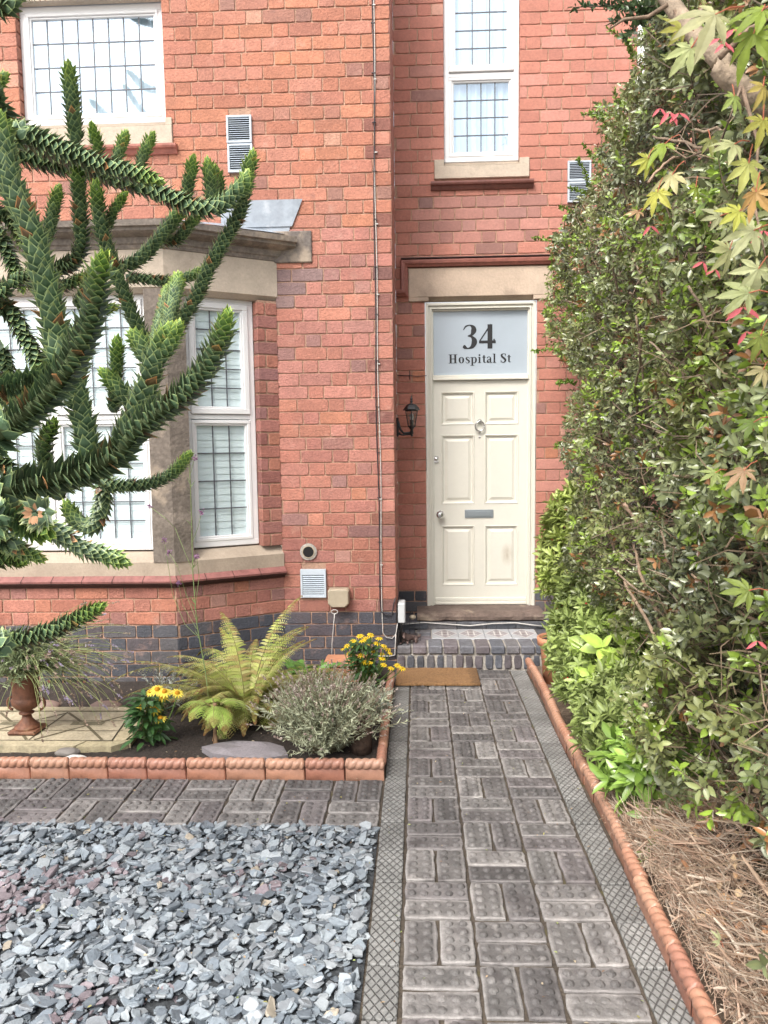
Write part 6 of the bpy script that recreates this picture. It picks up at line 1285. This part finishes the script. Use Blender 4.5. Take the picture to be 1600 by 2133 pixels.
def maple_leaf(x, y, Y, sz, c, ang):
    p = atY(x, y, Y); d = (p-CAM)@FW; L_ = sz*.50*d/F; a = math.radians(ang); D = RT*math.cos(a)+UP*math.sin(a)+FW*U(-.5, .3); N_ = -FW*.8+UP*U(-.1, 1.1)+RT*U(-.9, .7); tv, tf = maple_template(mr)
    t_ = np.ones((len(tv), 3)); t_[0] = .75; t_[2::3] *= 1.12; k2 = pc_[random.choice('gypo')]; mixr = U(0, .45); n1 = (np.array(pc_[c])*(1-mixr)+np.array(k2)*mixr)*U(.85, 1.15)
    lv = LV(); lv.put(tv, tf, p[None], D[None], N_[None], L_, L_*U(.8, 1.0), n1, t_); q = p-nrm(D)*L_*.7; st = MB(); st.tube([p, (p+q)/2+[0, 0, .004], q], .0010, 4, (.45, .14, .08)); o = lv.build('leaf', M['maple'], mp_, False); st.build('leaf_stalk', M['leaf_dull'], o)
LFS = [(1490, 30, -.75, 200, 'p', 200), (1570, 70, -.7, 170, 'g', 250), (1440, 100, -.6, 120, 'p', 230), (1385, 300, -.3, 120, 'g', 215), (1350, 330, -.3, 90, 'y', 240), (1400, 365, -.3, 120, 'p', 230), (1370, 400, -.3, 90, 'y', 250), (1530, 300, -.6, 130, 'p', 200), (1560, 340, -.6, 130, 'y', 255), (1575, 400, -.65, 120, 'o', 260), (1540, 440, -.6, 110, 'y', 210), (1570, 480, -.6, 140, 'p', 190), (1520, 520, -.5, 120, 'p', 240), (1580, 560, -.6, 130, 'p', 230), (1560, 610, -.6, 120, 'p', 180), (1500, 450, -.4, 90, 'p', 190), (1590, 250, -.6, 120, 'y', 260), (1480, 290, -.3, 80, 'd', 270), (1330, 440, -.2, 60, 'b', 200), (1530, 200, -.6, 90, 'g', 270), (1550, 980, -.4, 100, 'b', 215), (1490, 985, -.35, 80, 'g', 195), (1570, 880, -.4, 90, 'd', 200), (1560, 1230, -.4, 120, 'd', 180), (1590, 770, -.5, 90, 'p', 230), (1585, 700, -.5, 100, 'd', 250), (1500, 1960, -.55, 60, 'p', 120), (1450, 390, -.3, 70, 'g', 260), (1590, 180, -.7, 100, 'o', 250), (1420, 60, -.55, 100, 'g', 190), (1590, 20, -.7, 160, 'g', 210)]
for q in LFS: maple_leaf(*q)
s = MB(); P = [atY(1340, -80, .25), atY(1400, 10, .15), atY(1450, 75, .05), atY(1505, 130, .0), atY(1545, 185, .0), np.array([1.35, .0, 2.0]), np.array([1.6, -.15, 1.0]), np.array([1.72, -.25, 0])]; Q = smooth_path(P, 40); s.tube(Q, np.interp(np.linspace(0, 1, 40), [0, .5, 1], [.020, .024, .04]), 12, (1.3, 1.3, 1.2)); s.build('branch', M['bark'], mp_, True)
for pts, r_ in (([(1390, 10), (1350, 35), (1300, 40), (1270, 60)], .006), ([(1405, 20), (1420, 60), (1430, 100)], .004), ([(1500, 120), (1560, 60), (1620, 30)], .006), ([(1545, 180), (1500, 300), (1430, 330), (1400, 310)], .004), ([(1545, 180), (1580, 300), (1570, 420), (1530, 460)], .004), ([(1570, 420), (1600, 560)], .003)): s = MB(); s.tube([atY(x, y, .1 if x < 1440 else -.35) for x, y in pts], np.linspace(r_, r_*.4, len(pts)), 6, (1.0, .9, .8)); s.build('side_branch', M['bark'], mp_, True)
for x, y, sz in ((1395, 232, 26), (1415, 235, 22), (1375, 225, 18), (1530, 60, 30), (1585, 70, 28), (1548, 640, 34), (1555, 690, 26), (1590, 480, 28), (1500, 80, 24), (1465, 545, 20), (1490, 560, 18), (1355, 470, 20), (1578, 1335, 22), (1510, 90, 22)):
    p = atY(x, y, -.45 if x > 1450 else -.2); d = (p-CAM)@FW; L_ = sz*1.3*d/F; lv = LV()
    for a in (U(3.6, 4.2), U(5.0, 5.8)): D = RT*math.cos(a)+UP*math.sin(a); lv.put(*LEAF, p[None], D[None], (-FW+UP*.3)[None], L_, L_*.32, (.58, .13, .15))
    lv.build('seed_wing', M['petal'], mp_)
# dark evergreen sprays hanging over the top edge
t = thing('overhanging_shrub', 'dark evergreen sprays hanging down at the top edge in front of the brick wall', 'shrub', (1.5, 2.2, 4.0)); lv = LV(); st = MB()
for (x0, y0), (x1, y1) in (((1330, 30), (1195, 15)), ((1350, 10), (1230, -15)), ((1390, 40), (1270, 45)), ((1400, 30), (1330, 15)), ((1460, 60), (1370, 20)), ((1400, 60), (1290, 8)), ((1350, 50), (1300, 78)), ((1440, 90), (1380, 110))):
    a, b = atY(x0, y0-20, 1.4), atY(x1, y1, 1.35); q = np.linspace(0, 1, 8)[:, None]; P = a+(b-a)*q; st.tube(P, np.linspace(.005, .0015, 8), 5, (.16, .13, .10)); m = 90; f = rng.uniform(0, 1, m)[:, None]
    lv.put(*LEAF, a+(b-a)*f, nrm(b-a)*.6+onb_rand(m), onb_rand(m), .036*rng.uniform(.6, 1.1, m), .014, np.array([.055, .09, .04])*rng.uniform(.6, 1.8, (m, 1)), LEAF_TINT)
lv.build('leaves', M['leaf_gloss'], t); st.build('stem', M['leaf_dull'], t)
# white downpipe on the far wall behind the hedge
t = thing('downpipe', 'white downpipe on the brick wall glimpsed behind the hedge at upper right', 'downpipe', (1.69, YR, .1)); a = atY(1333, 150, YR)[0]
s = MB(); s.tube([(a, YR-.05, .1), (a, YR-.05, 5.5)], .034, 14); s.build('pipe', M['upvc'], t, True); s = MB()
for z in (1.2, 2.6, 4.0, 4.9): s.box(a-.045, a+.045, YR-.06, YR-.002, z, z+.03)
s.build('bracket', M['upvc'], t)

# fallen leaf litter and crumbs on the paving and slate
lv = LV(); n = 420; r = np.random.default_rng(88); X_ = r.uniform(-1.9, .80, n); Y_ = r.uniform(-.5, 3.3, n); k = ~((X_ < -.11) & (Y_ > 1.55)); X_, Y_ = X_[k], Y_[k]; n = len(X_); sz = r.uniform(.004, .016, n)
lv.put(*LEAF, np.stack([X_, Y_, np.where((X_ < -.11) & (Y_ < 1.1), .034, .010)], 1), onb_rand(n)*[1, 1, .15], onb_rand(n)*.4+[0, 0, 1], sz, sz*.55, np.array([(.42, .30, .18), (.30, .28, .10), (.50, .42, .30), (.25, .15, .09), (.30, .36, .12)])[r.integers(0, 5, n)]*r.uniform(.7, 1.2, (n, 1)))
tag(lv.build('leaf_litter', M['leaf_dull'], None), 'tiny dry leaves and crumbs scattered over the paving and slate', 'leaf litter', kind='stuff')
lv = LV(); n = 900; X_ = r.uniform(-2.3, -.2, n); Y_ = r.uniform(1.62, 2.9, n); k = ~((X_ < -1.45) & (Y_ > 1.78) & (Y_ < 2.45)); X_, Y_ = X_[k], Y_[k]; n = len(X_); sz = r.uniform(.005, .02, n)
lv.put(*LEAF, np.stack([X_, Y_, np.full(n, .052)], 1), onb_rand(n)*[1, 1, .3], onb_rand(n)*.6+[0, 0, 1], sz, sz*.5, np.array([(.20, .13, .08), (.10, .07, .05), (.45, .38, .28), (.06, .045, .035)])[r.integers(0, 4, n)]*r.uniform(.7, 1.2, (n, 1)))
tag(lv.build('bark_mulch', M['leaf_dull'], None), 'bark crumbs and dry bits over the dark bed soil', 'mulch', kind='stuff')
